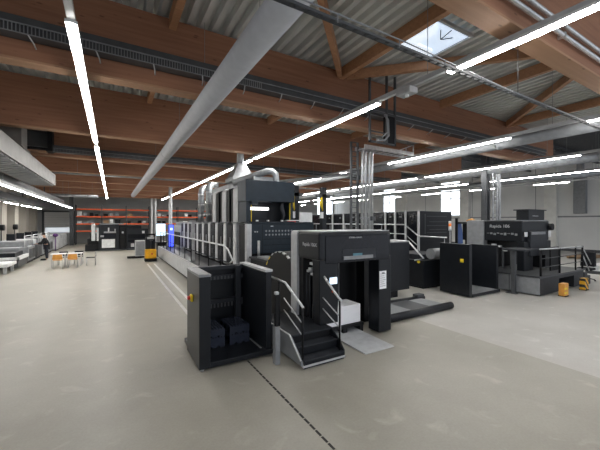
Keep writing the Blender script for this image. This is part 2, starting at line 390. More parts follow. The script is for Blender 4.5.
# ------------------------------------------------------------------ ducts and pipes
def half_duct(x, z, r, y0, y1):
    b = B(); pts = [(x + r * math.cos(a), z + .75 * r * math.sin(a)) for a in [PI * k / 14 for k in range(15)]]
    pts += [(x - r * .7, z - .05), (x + r * .7, z - .05)]
    b.prism(pts, 'y', y0, y1)
    return b
t = T('ceiling_textile_duct', 'wide light grey fabric air duct running down the hall over the aisle', 'air duct', (1.74, 0, 5.0))
b = B(); b.tube([(1.74, -1, 5.05), (1.74, 34, 5.05)], .205, 28); t.part('duct_body', b, 'fabric')
for y in (12.5, 19, 26, 33.9):
    b = B(); b.tube([(1.74, y, 5.05), (1.74, y + .03, 5.05)], .208, 28); t.part('hoop_band', b, 'grey')
b = B()
for y in range(1, 34, 3): b.tube([(1.74, y, 5.25), (1.74, y, 6.9)], .005, 5)
t.part('suspension_wire', b, 'grey')
def pipe(name, pts, r, m, label, cat, bands=0, n=16):
    t = T(name, label, cat, pts[0])
    b = B(); b.tube(pts, r, n); t.part('pipe_body', b, m)
    b = B(); P0, P1 = Vector(pts[0]), Vector(pts[-1])
    for k in range(7):
        p = P0.lerp(P1, (k + .5) / 7); b.tube([(p.x, p.y, p.z + r * .9), (p.x, p.y, 6.9 if p.x < 19 else 7.75)], .006, 5)
    t.part('hanger_rod', b, 'grey')
    if bands:
        b = B()
        for k in range(bands):
            f = (k + .5) / bands; p = Vector(pts[0]).lerp(Vector(pts[-1]), f); d = (Vector(pts[-1]) - Vector(pts[0])).normalized()
            b.tube([p - d * .02, p + d * .02], r * 1.06, n)
        t.part('joint_band', b, 'galv')
    return t
pipe('ceiling_round_duct', [(10.75, -1, 5.05), (10.75, 38, 5.05)], .21, 'grey', 'thick round grey ventilation pipe right of the cable tower, running down the hall', 'air duct', 9)
pipe('ceiling_round_duct', [(15.9, 3, 5.03), (15.9, 38, 5.03)], .23, 'galv', 'galvanised round duct above the far press', 'air duct', 12)
pipe('ceiling_round_duct', [(-3.75, 6, 4.25), (-3.75, 34, 4.25)], .19, 'grey', 'round grey pipe at the left beside the galvanised box duct', 'air duct', 7)
pipe('ceiling_round_duct', [(28, 6, 5.8), (28, 38, 5.8)], .22, 'galv', 'galvanised round duct close to the right wall', 'air duct', 9)
pipe('ceiling_cross_pipe', [(-7, 21.3, 5.15), (18, 21.3, 5.15)], .05, 'grey', 'thin grey pipe crossing under the fifth roof beam', 'pipe', 0, 8)
pipe('ceiling_cross_pipe', [(-6.5, 30.9, 4.6), (-1.0, 30.9, 4.6)], .12, 'galv', 'short galvanised pipe crossing at the far left', 'pipe', 4, 12)
pipe('ceiling_cross_pipe', [(6.2, 16.9, 4.55), (10.4, 11.8, 4.9)], .07, 'galv', 'slanting silver pipe right of the near press exhaust', 'pipe', 0, 10)
# left rectangular duct
t = T('box_duct', 'large galvanised box duct with ribbed underside at upper left', 'air duct', (-2.75, 9, 4.2))
t.add('duct_body', 'galvd', (-3.25, -2.3, 8.3, 18.8, 4.22, 4.72))
b = B()
for k in range(22): b.box(-3.2, -2.36, 8.6 + k * .46, 8.6 + k * .46 + .30, 4.18, 4.22)
t.part('outlet_louvre', b, 'grey')
b = B(); b.box(-3.25, -2.5, 13.3, 14.1, 4.72, 5.9); b.prism([(-3.3, 4.72), (-2.35, 4.72), (-2.5, 5.0), (-3.25, 5.0)], 'y', 13.2, 14.3); t.part('riser', b, 'galvd')
t = T('fan_unit', 'dark framed fan box between the roof beams at the left', 'ventilation unit', (-2.6, 16.6, 5.3))
t.add('unit_frame', 'black2', (-3.2, -2.1, 16.25, 16.75, 5.38, 5.5), (-2.25, -2.1, 16.25, 16.75, 5.5, 6.2), (-3.2, -2.1, 16.25, 16.75, 6.2, 6.3))
t.add('unit_panel', 'dgrey', (-3.2, -2.25, 16.55, 16.75, 5.5, 6.2))
t.add('unit_shelf', 'soff', (-3.2, -2.3, 16.2, 16.7, 5.33, 5.38))
# steel crane rail, left
b = B(); b.box(-5.3, -5.1, 10, 42, 3.85, 4.1).box(-5.4, -5.0, 10, 42, 4.1, 4.14).box(-5.4, -5.0, 10, 42, 3.81, 3.85)

for y in (12, 20, 28, 36): b.box(-5.23, -5.17, y, y + .06, 4.1, 6.9)
solo('ceiling_girder', b, 'dgrey', 'dark steel girder along the left side above the wall lights', 'girder')
# exhaust funnel over near press
t = T('exhaust_hood', 'galvanised funnel hood above the press towers', 'exhaust hood', (4.6, 13, 4.2))
b = B()
def frust(b, c, z0, z1, a0, a1):
    v = [b.bm.verts.new((c[0] + sx * a, c[1] + sy * a, z)) for z, a in ((z0, a0), (z1, a1)) for sx, sy in ((-1, -1), (1, -1), (1, 1), (-1, 1))]
    for f in ((3, 2, 1, 0), (4, 5, 6, 7), (0, 1, 5, 4), (1, 2, 6, 5), (2, 3, 7, 6), (3, 0, 4, 7)): b.bm.faces.new([v[i] for i in f])
frust(b, (4.75, 13.0), 4.35, 5.0, .48, .16); t.part('funnel', b, 'galv')
b = B(); b.tube([(4.75, 13, 4.98), (4.75, 13, 6.8)], .15, 16); t.part('flue', b, 'galv')
b = B(); b.box(4.25, 5.25, 12.5, 13.5, 4.2, 4.36); t.part('hood_skirt', b, 'galv')
t = T('box_duct', 'galvanised box duct lying over the press towers', 'air duct', (5, 14, 4.0))
t.add('duct_body', 'galv', (4.5, 5.3, 10.9, 16.6, 3.90, 4.2))
for i, (x, y, s) in enumerate(((4.5, 17.2, 'nearer'), (4.5, 18.9, 'farther'))):
    t = T('exhaust_pipe', '%s of two silver exhaust pipes rising from the near press' % s, 'exhaust pipe', (x, y, 2.5))
    b = B(); b.tube([(x, y, 2.5), (x, y, 4.15), (x + .05, y + .05, 4.4), (x + .25, y + .3, 4.55), (x + .6, y + .7, 4.58)], .17, 14); t.part('pipe_body', b, 'galv')
    for z in (2.9, 3.5, 4.1):
        b = B(); b.tube([(x, y, z - .03), (x, y, z + .03)], .185, 14); t.part('clamp_band', b, 'steel')
t = T('exhaust_pipe', 'bent silver exhaust pipe on top of the dark blue press hood', 'exhaust pipe', (5.0, 10.6, 3.9))
b = B(); b.tube([(3.95, 11.6, 3.98), (4.6, 11.0, 4.25), (4.95, 10.7, 4.38), (5.1, 10.6, 4.38), (5.2, 10.5, 4.28), (5.22, 10.48, 3.88)], .12, 12); t.part('pipe_body', b, 'galv')
b = B(); b.tube([(5.22, 10.48, 3.88), (5.22, 10.48, 3.96)], .19, 12); t.part('flange', b, 'steel')

# ------------------------------------------------------------------ near press
# --- caged pallet bay
t = T('pallet_bay', 'black open pallet bay with red stop button at the front left', 'loading bay', (1.9, 5.4, 0))
lp = t.add('side_panel', 'black', (1.24, 1.43, 5.34, 6.33, .04, 1.58), bev=.012)
t.add('panel_cap', 'grey', (1.235, 1.435, 5.34, 6.33, 1.58, 1.62), parent=lp, label='grey cap along the panel top')
rp = t.add('side_panel', 'black', (2.48, 2.60, 5.42, 6.80, .04, 1.56), bev=.012)
t.add('panel_cap', 'lgrey', (2.47, 2.62, 5.42, 6.80, 1.56, 1.60), parent=rp, label='pale grey cap along the panel top')
bk = t.add('back_panel', 'black', (1.43, 2.48, 6.72, 6.78, .1, 1.56))
t.add('cross_rail', 'char', (1.43, 2.48, 6.62, 6.72, 1.28, 1.38), (1.43, 2.48, 6.62, 6.72, .78, .86), (1.43, 2.48, 6.6, 6.74, 1.50, 1.57), parent=bk)
b = B()
for k in range(14): b.box(1.46 + k * .075, 1.49 + k * .075, 6.60, 6.62, 1.29, 1.35); b.box(1.46 + k * .075, 1.49 + k * .075, 6.60, 6.62, .70, .78)
t.part('roller_row', b, 'dgrey', bk)
t.add('corner_post', 'char', (2.28, 2.38, 6.5, 6.62, .1, 1.56))
t.add('base_plate', 'black', (1.28, 2.60, 5.36, 6.8, .03, .12), bev=.01)
t.add('floor_track', 'steel', (2.40, 2.43, 5.5, 6.7, .12, .135))
for x, y in ((1.3, 5.40), (2.54, 5.46), (1.3, 6.28)): 
    b = B(); b.tube([(x, y, 0), (x, y, .045)], .035, 10); t.part('foot', b, 'steel')
st = t.add('switch_box', 'yel', (1.205, 1.24, 5.80, 5.92, 1.08, 1.20), bev=.008, label='yellow switch box')
b = B(); b.tube([(1.205, 5.89, 1.14), (1.16, 5.89, 1.14)], .035, 12); t.part('stop_button', b, 'red', st, 'red mushroom stop button')
# --- plastic pallets in the bay
def pallet(x0, x1, y0, y1, z0, h, label, mt='plastic', cat='pallet', grp=None):
    t = T('plastic_pallet', label, cat, ((x0 + x1) / 2, (y0 + y1) / 2, z0), grp)
    b = B(); n = 7
    for k in range(n):
        u = x0 + (x1 - x0) * k / n; b.box(u, u + (x1 - x0) / n * .72, y0, y1, z0 + h - .045, z0 + h)
    t.part('top_slats', b, mt)
    for u in (x0, (x0 + x1) / 2 - .05, x1 - .1):
        for v in (y0, (y0 + y1) / 2 - .06, y1 - .12): t.add('foot', mt, (u, u + .1, v, v + .12, z0, z0 + h - .045))
    t.add('skirt', mt, (x0, x1, y0 - .005, y0 + .03, z0 + h * .15, z0 + h - .02), (x0, x0 + .03, y0, y1, z0 + h * .15, z0 + h - .045), (x1 - .03, x1, y0, y1, z0 + h * .15, z0 + h - .045))
    return t
pallet(1.48, 1.86, 5.95, 6.55, .12, .20, 'lower black plastic pallet at the left in the open pallet bay, under another')
pallet(1.48, 1.86, 5.95, 6.55, .32, .16, 'upper black ribbed pallet at the left in the open pallet bay')
pallet(1.96, 2.36, 5.95, 6.55, .12, .20, 'lower black plastic pallet at the right in the open pallet bay, under another')
pallet(1.96, 2.36, 5.95, 6.55, .32, .16, 'upper black ribbed pallet at the right in the open pallet bay')
# --- sensor bollard between bay and steps
t = T('sensor_post', 'slim steel sensor post with black upper part between pallet bay and steps', 'post', (2.50, 5.02, 0))
t.add('post_foot', 'grey', (2.45, 2.54, 4.95, 5.06, 0, .66)); t.add('light_curtain', 'black2', (2.47, 2.53, 4.98, 5.04, .66, 1.22))
t.add('sensor_head', 'lgrey', (2.46, 2.53, 4.97, 5.04, 1.22, 1.27), bev=.01)
# --- steps with rails
t = T('access_steps', 'black three tread access steps with pale handrails beside white paper stack', 'steps', (3.2, 4.9, 0))
for i, (y, z) in enumerate(((4.55, .14), (4.76, .30))):
    t.add('tread', 'char', (2.80, 3.65, y, y + .30, z - .02, z), bev=.004)
    t.add('riser', 'black', (2.80, 3.65, y + .015, y + .03, z - .14, z - .02))
t.add('landing', 'char', (2.78, 3.66, 4.97, 6.4, .42, .45), bev=.004)
t.add('landing_base', 'black', (2.80, 3.64, 5.0, 6.4, .06, .42))
t.add('kick_plate', 'black2', (2.80, 3.64, 4.98, 5.0, .30, .42))
b = B(); b.prism([(4.57, .05), (4.60, .14), (5.0, .46), (6.3, .46), (6.3, .05)], 'x', 2.755, 2.785); t.part('side_plate', b, 'grey', label='pale grey side plate')
b = B(); b.prism([(4.57, .05), (4.57, .16), (4.76, .32), (4.97, .46), (5.3, .46), (5.3, .05)], 'x', 3.655, 3.675); t.part('side_plate', b, 'black')
b = B(); b.bar((2.75, 4.60, .14), (2.75, 5.0, .465), .015, .03).bar((2.75, 5.0, .465), (2.75, 6.3, .465), .015, .02); t.part('stringer_edge', b, 'white')
t.add('sill_strip', 'lgrey', (2.77, 3.68, 4.55, 4.57, .03, .06), (3.665, 3.68, 4.55, 5.5, .03, .06))
for x, pl in ((2.80, True), (3.60, False)):
    if pl: path = [(x, 5.86, 1.38), (x, 5.25, 1.36), (x, 4.72, 1.10), (x, 4.60, 1.04)]
    else: path = [(x, 5.12, 1.42), (x, 4.66, 1.10), (x, 4.56, 1.06)]
    b = B(); b.tube(path, .022, 8); t.part('handrail', b, 'white')
    b = B(); b.tube([(x, 4.62, .15), (x, 4.62, 1.05)], .02, 8); b.tube([(x, 5.5, .45), (x, 5.5, 1.36 if pl else 1.3)], .02, 8)
    t.part('rail_post', b, 'black2')
    b = B()
    for dz in (.30, .52): b.tube([(x, 5.3, 1.36 - dz), (x, 4.66, 1.06 - dz * .95)], .012, 6)
    t.part('mid_rail', b, 'lgrey')
t.add('rail_infill', 'lgrey', (3.605, 3.615, 4.60, 4.66, .35, 1.05))
# --- feeder portal
t = T('sheet_feeder', 'black portal feeder of the near press over a white paper stack', 'press feeder', (4.5, 5.7, 0))
b = B(); b.box(3.52, 5.50, 5.16, 6.02, 1.72, 2.30, bev=.05); hd = t.part('head_cover', b, 'black')
b = B(); b.prism([(3.50, .42), (3.50, 2.24), (3.515, 2.29), (3.56, 2.31), (5.5, 2.31), (5.5, 2.27), (3.62, 2.27), (3.62, .42)], 'y', 6.02, 6.28); t.part('frame_arch', b, 'lgrey', label='pale grey rounded frame at the back of the portal')
t.add('front_leg', 'black', (3.52, 3.98, 5.16, 5.42, .45, 1.74), bev=.015)
rl = t.add('front_leg', 'black', (5.12, 5.50, 5.16, 5.50, .03, 1.74), bev=.015)
t.add('notice_sheet', 'paper', (5.13, 5.34, 5.15, 5.158, 1.0, 1.40), parent=rl, label='white printed notice')
b = B()
for k in range(7): b.box(5.15, 5.31 - .02 * (k % 3), 5.147, 5.149, 1.06 + k * .045, 1.07 + k * .045)
b.box(5.20, 5.28, 5.147, 5.149, 1.34, 1.37)
t.part('printed_lines', b, 'grey', rl)
b = B(); b.box(3.66, 5.42, 5.145, 5.165, 1.66, 2.22, bev=.008); t.part('visor', b, 'gloss', hd, 'glossy black visor')
t.add('window_slot', 'char', (4.07, 5.0, 5.135, 5.147, 1.72, 1.93), parent=hd); t.add('slot_tray', 'grey', (4.09, 4.9, 5.11, 5.14, 1.72, 1.79), parent=hd); t.add('slot_label', 'teal', (4.35, 4.6, 5.125, 5.135, 1.76, 1.84), parent=hd)
t.add('top_cap', 'lgrey', (3.56, 5.48, 5.20, 6.05, 2.30, 2.313), parent=hd)
sc = t.add('touch_screen', 'screen', (3.75, 3.93, 5.13, 5.16, 1.25, 1.38), label='small lit touch screen')
t.add('screen_bezel', 'dgrey', (3.735, 3.945, 5.14, 5.165, 1.235, 1.395), parent=sc)
t.add('knob', 'orange', (3.82, 3.86, 5.13, 5.16, 1.08, 1.13))
text(t, 'lettering', 'Rapida 106X', .105, (3.515, 5.80, 2.0), R_LEFT, parent=hd)
text(t, 'lettering', 'KOENIG & BAUER', .045, (4.25, 5.143, 2.16), R_FRONT, parent=hd)
t.each('rear_leg', 'black2', (3.56, 3.70, 5.85, 6.02, .42, 1.74), (5.36, 5.5, 5.9, 6.2, .03, 1.74))
t.add('back_wall', 'black2', (3.62, 5.5, 6.28, 6.34, .1, 2.27))
t.each('lift_column', 'char', (4.55, 4.72, 6.1, 6.26, .1, 1.8), (4.05, 4.15, 6.15, 6.27, .1, 1.8))
t.add('column_edge', 'steel', (4.72, 4.735, 6.1, 6.14, .5, 1.75))
b = B()
for (y, z, s) in ((5.60, 1.62, .06), (5.66, 1.50, .05), (5.56, 1.40, .07), (5.74, 1.45, .04)): b.box(3.6, 3.72, y - s, y + s, z - .025, z + .03, bev=.008)
for (x, z) in ((4.12, 1.55), (4.2, 1.40), (4.08, 1.30)): b.box(x, x + .10, 5.9, 5.98, z, z + .07, bev=.008)
t.part('suction_head', b, 'lgrey')
b = B()
for y in (5.5, 5.68, 5.8): b.tube([(3.62, y, .45), (3.62, y, 1.4)], .018, 8)
t.part('guide_rod', b, 'char')
# paper pile on pallet
t = T('paper_stack', 'white stack of paper sheets under the near feeder portal', 'paper stack', (4.4, 5.85, .2))
t.add('sheet_pile', 'paper', (3.92, 4.92, 5.55, 6.05, .21, .62), bev=.004)
t = T('transport_pallet', 'low black pallet beneath the white paper stack', 'pallet', (4.4, 5.85, 0))
t.add('pallet_deck', 'black2', (3.90, 4.98, 5.50, 6.08, .14, .20)); t.each('runner', 'black2', (3.92, 4.02, 5.5, 6.08, .0, .14), (4.38, 4.5, 5.5, 6.08, 0, .14), (4.86, 4.96, 5.5, 6.08, 0, .14))
b = B(); b.prism([(4.48, .012), (4.50, .02), (5.80, .05), (5.80, .002), (4.48, .002)], 'x', 4.10, 4.86)
solo('loading_ramp', b, 'lgrey', 'pale grey metal ramp plate on the floor before the white paper stack', 'ramp')
# --- curved guard behind portal
t = T('curved_guard', 'curved black guard with yellow dashes between pallet bay and portal', 'machine guard', (4.4, 6.9, 0))
cy, cz, r = 6.95, .75, 1.02
pts = [(cy + r * math.cos(a) * .95, cz + r * math.sin(a)) for a in [PI * k / 40 for k in range(0, 41)] if cy + r * math.cos(a) * .95 > 6.36]
pts = pts + [(6.36, .05), (pts[0][0], .05)]
b = B(); b.prism(pts, 'x', 3.55, 5.3); t.part('guard_shell', b, 'black2')
for k in range(9):
    a = math.radians(12 + k * 12.5); a2 = a + .11
    b = B(); f = lambda q, rr: (cy + rr * math.cos(q) * .95, cz + rr * math.sin(q))
    if f(a2, r)[0] < 6.36: continue
    b.prism([f(a, r + .005), f(a2, r + .005), f(a2, r - .022), f(a, r - .022)], 'x', 3.54, 3.60)
    t.part('edge_dash', b, 'yel' if k < 4 else 'lgrey')
t = T('feed_table', 'low dark feed table between curved guard and the first print unit', 'feed table', (4.5, 8.9, 0))
t.add('table_body', 'black2', (3.95, 6.0, 8.0, 9.85, .0, 1.30)); t.add('table_top', 'char', (3.9, 6.05, 7.97, 9.86, 1.30, 1.36)); t.add('hopper', 'grey', (3.95, 4.3, 8.3, 9.3, 1.36, 1.42), bev=.02)
b = B(); b.tube([(4.05, 9.4, 1.36), (4.05, 9.4, 1.9)], .04, 10); t.part('air_bottle', b, 'steel')
# --- print units
def unit_body(t, x0, x1, y0, y1, top):
    t.add('unit_body', 'black2', (x0 + .12, x1, y0, y1, .05, top - .06))
# first unit with end panel
t = T('print_unit', 'anthracite end print unit with two rows of round holes facing the camera', 'print unit', (5, 10.4, 0))
unit_body(t, 3.85, 6.5, 10.0, 11.0, 2.45)
ep = t.add('end_panel', 'navy', (4.02, 6.5, 9.92, 10.0, 1.42, 2.44), bev=.02)
b = B()
for k in range(9):
    for j in range(2):
        c = (4.55 + k * .125 + (j % 2) * .0, 2.19 - j * .13)
        b.tube([(c[0], 9.915, c[1]), (c[0], 9.922, c[1])], .034, 12)
t.part('vent_holes', b, 'grey', ep)
t.add('panel_groove', 'black2', (4.45, 6.4, 9.914, 9.922, 1.90, 1.92), (4.45, 6.4, 9.914, 9.922, 1.70, 1.72), (4.40, 4.42, 9.914, 9.922, 1.45, 2.42), (4.45, 6.4, 9.914, 9.922, 1.55, 1.56), parent=ep)
t.add('badge', 'lgrey', (4.72, 4.82, 9.912, 9.922, 2.34, 2.37), (4.12, 4.16, 9.912, 9.922, 2.15, 2.19), (4.2, 4.24, 9.912, 9.922, 2.15, 2.19), parent=ep)
t.add('corner_column', 'lgrey', (3.83, 4.02, 9.90, 10.08, .8, 2.44), bev=.03)
t.add('top_edge', 'navy', (3.85, 6.5, 9.9, 10.1, 2.44, 2.49), bev=.01)
# white board, red box on top
b = B(); b.box(6.0, 6.55, 10.1, 10.14, 2.5, 2.86); solo('white_board', b, 'white', 'small white board standing on the press behind the portal feeder', 'board')
t = T('tool_box', 'red and white tool box on top of the end print unit', 'tool box', (5.75, 9.95, 2.49)); t.add('box_body', 'red', (5.45, 5.72, 9.92, 10.08, 2.49, 2.54)); t.add('box_lid', 'white', (5.35, 5.9, 9.92, 10.1, 2.54, 2.57))
# row of units
ys = [11.25, 12.45, 13.65, 14.85, 16.05, 17.25, 18.45, 19.65, 20.85]
pu = None
for i, y in enumerate(ys):
    lab = 'black print unit with light grey upright panel, %s behind the one with round holes' % ord_[i].replace('nearest', 'first')
    if pu is None:
        t = T('print_unit', lab, 'print unit', (4, y, 0), 'print units of the near press'); pu = t.o
        t.add('unit_body', 'black2', (4.20, 6.5, y, y + 1.14, .0, 2.38))
        b = B(); b.box(3.94, 4.22, y, y + .36, .8, 2.44, bev=.03); t.part('upright_panel', b, 'lgrey')
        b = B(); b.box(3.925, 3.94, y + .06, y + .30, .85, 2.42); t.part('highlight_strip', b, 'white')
        t.add('door', 'black2', (3.93, 4.20, y + .44, y + 1.12, .9, 2.40), bev=.02)
        t.add('ink_drum', 'char', (3.91, 3.95, y + .55, y + .95, 1.1, 1.3), bev=.03)
        t.add('cap', 'lgrey', (3.94, 4.30, y - .02, y + .32, 2.44, 2.47))
        b = B(); b.tube([(3.92, y + .62, 1.5), (3.92, y + .62, 1.9)], .015, 6); t.part('door_handle', b, 'steel')
    else:
        copy_thing(pu, (4, y, 0), lab)
# towers (dryers)
tw = None
for i, y in enumerate((10.75, 12.15, 13.6)):
    lab = ('tall dark dryer tower with pale grey edge, ' + ['next to the blue hood', 'second from the blue hood', 'farthest from the blue hood'][i])
    if tw is None:
        t = T('dryer_tower', lab, 'dryer tower', (4, y, 2.47), 'dryer towers'); tw = t.o
        b = B(); b.prism([(3.98, 2.47), (3.98, 3.74), (4.1, 3.84), (5.6, 3.84), (5.6, 2.47)], 'y', y, y + 1.15); t.part('tower_body', b, 'black2')
        b = B(); b.prism([(3.95, 2.50), (3.95, 3.72), (4.0, 3.82), (4.1, 3.87), (4.14, 3.84), (4.0, 3.72), (4.0, 2.50)], 'y', y + .35, y + .85); t.part('edge_panel', b, 'lgrey')
        t.add('base_flange', 'dgrey', (3.96, 5.6, y, y + 1.15, 2.47, 2.52))
    else: copy_thing(tw, (4, y, 2.47), lab)
# hood
t = T('press_hood', 'dark blue grey hood with lit tube inside above the near press', 'hood', (4.7, 10.3, 2.49))
hb = t.add('hood_top', 'navy', (3.80, 5.66, 9.90, 10.7, 3.20, 3.92), bev=.015)
t.add('side_wall', 'navy', (3.85, 4.0, 9.98, 10.7, 2.49, 3.2)); t.add('side_wall', 'navy', (5.54, 5.64, 9.98, 10.7, 2.49, 3.2))
t.add('back_wall', 'black', (4.0, 5.54, 10.6, 10.7, 2.49, 3.2))
t.add('ledge', 'navy', (4.0, 4.25, 9.90, 10.0, 3.10, 3.22)); 
t.add('yellow_edge', 'yel', (4.02, 4.04, 9.97, 9.985, 2.5, 3.08), (5.50, 5.52, 9.97, 9.985, 2.5, 3.18), label='thin yellow edge strips')
b = B(); b.tube([(4.02, 10.3, 2.97), (4.80, 10.3, 2.97)], .055, 10); t.part('tube_lamp', b, 'lamp2', label='lit white tube lamp')
b = B(); b.tube([(5.25, 10.05, 3.2), (5.22, 10.05, 3.0), (5.3, 10.05, 2.75), (5.24, 10.05, 2.52)], [.05, .08, .07, .03], 8); t.part('hose', b, 'char')
for x in (4.2, 4.6, 5.15): t.add('bracket', 'white', (x, x + .07, 9.93, 10.0, 2.49, 2.57))
t.add('bottom_bar', 'black', (3.9, 5.66, 9.9, 10.0, 2.49, 2.52))
# posts right of hood w/ yellow hoses
for x, s in ((6.10, 'nearest the blue hood'), (7.4, 'farther from the blue hood')):
    t = T('steel_post', 'dark steel post with yellow hose, ' + s, 'post', (x, 10.6, 0))
    t.add('post_shaft', 'black', (x - .1, x + .1, 10.5, 10.7, .0 if x > 7 else 2.5, 3.9)); t.add('post_arm', 'dgrey', (x - .3, x + .3, 10.5, 10.7, 3.5, 3.62))
    b = B(); b.tube([(x - .18, 10.42, 3.5), (x - .22, 10.42, 3.2), (x - .15, 10.42, 3.0)], [.03, .07, .03], 8).tube([(x - .24, 10.42, 3.45), (x - .15, 10.42, 2.95)], .025, 6); t.part('coiled_hose', b, 'yel', label='yellow coiled hose')
    t.add('control_unit', 'white', (x - .25, x - .12, 10.4, 10.48, 2.65, 2.9))
# delivery end
t = T('press_delivery', 'grey delivery unit at the far end of the near press beside the blue light', 'press delivery', (5, 23.5, 0))
t.add('unit_body', 'lgrey', (4.0, 6.3, 22.2, 25.3, .0, 2.25), bev=.06); t.add('side_recess', 'black2', (3.97, 4.0, 22.6, 24.9, .9, 1.8)); t.add('roof', 'grey', (4.1, 6.3, 22.4, 25.1, 2.25, 2.5), bev=.05)
t = T('lit_sign_column', 'narrow blue glowing panel at the far end of the near press', 'light panel', (3.3, 23.0, 0))
t.add('panel_face', 'bluelamp', (3.3, 3.58, 22.8, 22.86, .85, 2.3)); t.add('panel_back', 'dgrey', (3.25, 3.62, 22.86, 23.1, .8, 2.34)); t.add('bright_spot', 'screen', (3.38, 3.52, 22.78, 22.8, 1.95, 2.1))
t = T('control_desk', 'dark control desk with large lit monitor beside the yellow stacker', 'control desk', (3.0, 25, 0))
t.add('desk_body', 'black', (2.8, 3.4, 24.8, 25.5, 0, 1.0)); t.add('desk_top', 'dgrey', (2.65, 3.5, 24.5, 25.5, 1.0, 1.08), bev=.01)
mo = t.add('monitor', 'black2', (2.70, 3.36, 24.73, 24.8, 1.48, 2.40)); t.add('monitor_screen', 'screen', (2.73, 3.33, 24.70, 24.73, 1.52, 2.37), parent=mo); t.add('monitor_stand', 'black2', (3.0, 3.08, 24.75, 24.82, 1.08, 1.5), parent=mo)
# walkway
t = T('side_walkway', 'long raised walkway with pale side plate and railing beside the near press', 'walkway', (3.4, 15, 0))
t.add('walkway_deck', 'dgrey', (2.86, 3.82, 8.9, 24.4, .74, .80))
t.add('side_plate', 'lgrey', (2.80, 2.86, 8.9, 24.4, .10, .80))
t.add('plinth', 'black2', (2.84, 3.8, 9.0, 24.3, .0, .10))
b = B(); b.tube([(2.95, 24.4, 1.78), (2.95, 9.6, 1.78), (2.95, 9.15, 1.70), (2.95, 8.72, 1.42), (2.95, 8.95, 1.30)], .026, 8); t.part('handrail', b, 'white')
b = B(); b.tube([(2.95, 24.4, 1.30), (2.95, 9.3, 1.30)], .016, 6); t.part('mid_rail', b, 'char')
for k in range(11):
    y = 9.9 + k * 1.42
    b = B(); b.tube([(2.95, y, .8), (2.95, y, 1.78)], .02, 6); t.part('rail_post', b, 'black2')
b = B(); b.box(3.02, 3.14, 14.35, 14.47, .8, 2.5); solo('sensor_pole', b, 'lgrey', 'pale grey pole rising from the walkway of the near press', 'pole')
t = T('signal_pole', 'white signal pole with red cap behind the walkway railing', 'signal pole', (3.9, 26.2, 0))
b = B(); b.tube([(3.9, 26.2, 0), (3.9, 26.2, 5.2)], .13, 10); t.part('pole_shaft', b, 'lgrey')

# --- low platform right of portal
t = T('pallet_conveyor', 'low grey conveyor platform with black rounded rails right of the portal', 'conveyor', (7.2, 6.1, 0))
t.add('conveyor_deck', 'dgrey', (5.6, 7.7, 5.72, 6.6, .02, .13)); t.add('deck_plate', 'grey', (5.62, 6.9, 5.74, 6.58, .13, .14), (6.95, 8.3, 5.66, 6.55, .11, .125))
b = B(); b.tube([(5.52, 5.60, .10), (8.42, 5.62, .10)], .10, 12); t.part('front_rail', b, 'black')
b = B(); b.tube([(5.55, 6.75, .10), (8.55, 6.66, .10)], .07, 12); t.part('rear_rail', b, 'black')
b = B(); b.box(8.15, 8.45, 6.55, 6.75, .15, .24, bev=.01); t.part('stop_block', b, 'dgrey')
t = T('machine_cabinet', 'black square cabinet standing behind the low grey conveyor', 'cabinet', (7.6, 7.7, 0))
t.add('cabinet_body', 'black', (6.3, 8.72, 7.35, 8.2, .22, 1.82), bev=.02); t.add('cabinet_foot', 'black2', (6.4, 8.2, 7.4, 8.1, 0, .22)); t.add('top_edge', 'grey', (6.3, 8.72, 7.38, 8.2, 1.82, 1.85)); t.add('door_handle', 'steel', (7.05, 7.1, 7.32, 7.35, 1.05, 1.3))
# --- cable tower
t = T('cable_tower', 'tall cluster of vertical cable ladders and silver pipes behind the portal', 'cable riser', (7.2, 8.3, 0))
def ladder(b, x0, x1, y, z0, z1, w=.05, step=.25):
    b.box(x0, x0 + w, y, y + .06, z0, z1).box(x1 - w, x1, y, y + .06, z0, z1)
    z = z0 + .1
    while z < z1: b.box(x0, x1, y + .02, y + .04, z, z + .03); z += step
b = B(); ladder(b, 6.74, 7.10, 8.35, 0, 5.24, .07, .16); t.part('cable_ladder', b, 'dgrey')
for x in (7.20, 7.34, 7.52, 7.66): 
    b = B(); b.tube([(x, 8.3, 1.8), (x, 8.3, 4.9), (x + .06, 8.28, 5.02), (x + .25, 8.27, 5.08)], .045, 8); t.part('riser_pipe', b, 'steel')
b = B(); b.box(7.4, 7.44, 8.3, 8.36, 1.8, 4.9).box(7.1, 7.7, 8.26, 8.3, 2.6, 2.66).box(7.1, 7.7, 8.26, 8.3, 3.8, 3.85); t.part('bracing', b, 'grey')
t.add('junction_box', 'dgrey', (7.55, 7.75, 8.2, 8.3, 2.55, 2.7)); t.o.location.x += .24
t = T('cable_ladder', 'silver horizontal cable ladder turning right at the top of the cable tower', 'cable ladder', (8.4, 8.1, 4.95))
b = B(); b.box(7.2, 9.6, 7.9, 7.94, 4.95, 5.08).box(7.2, 9.6, 8.36, 8.4, 4.95, 5.08)
for k in range(9): b.box(7.3 + k * .28, 7.34 + k * .28, 7.94, 8.36, 4.97, 5.0)
t.part('ladder_body', b, 'steel')
b = B(); b.bar((8.8, 7.92, 5.05), (9.6, 7.92, 5.35), .03).bar((9.6, 7.92, 5.0), (9.6, 7.92, 5.36), .03).bar((9.2, 7.92, 5.05), (9.2, 7.92, 5.22), .03); t.part('end_frame', b, 'steel')
t = T('electrical_rack', 'dark open electrical frame with looped cables fixed to the roof beam', 'electrical rack', (6.7, 6.8, 4.8))
b = B()
for x in (6.2, 6.86, 7.2): b.box(x, x + .05, 6.6, 6.66, 4.75, 6.8)
b.box(6.2, 7.25, 6.6, 6.66, 4.75, 4.80).box(6.2, 7.25, 6.6, 6.66, 5.6, 5.66).box(6.2, 6.9, 6.6, 6.64, 5.05, 5.08)
t.part('rack_frame', b, 'dgrey')
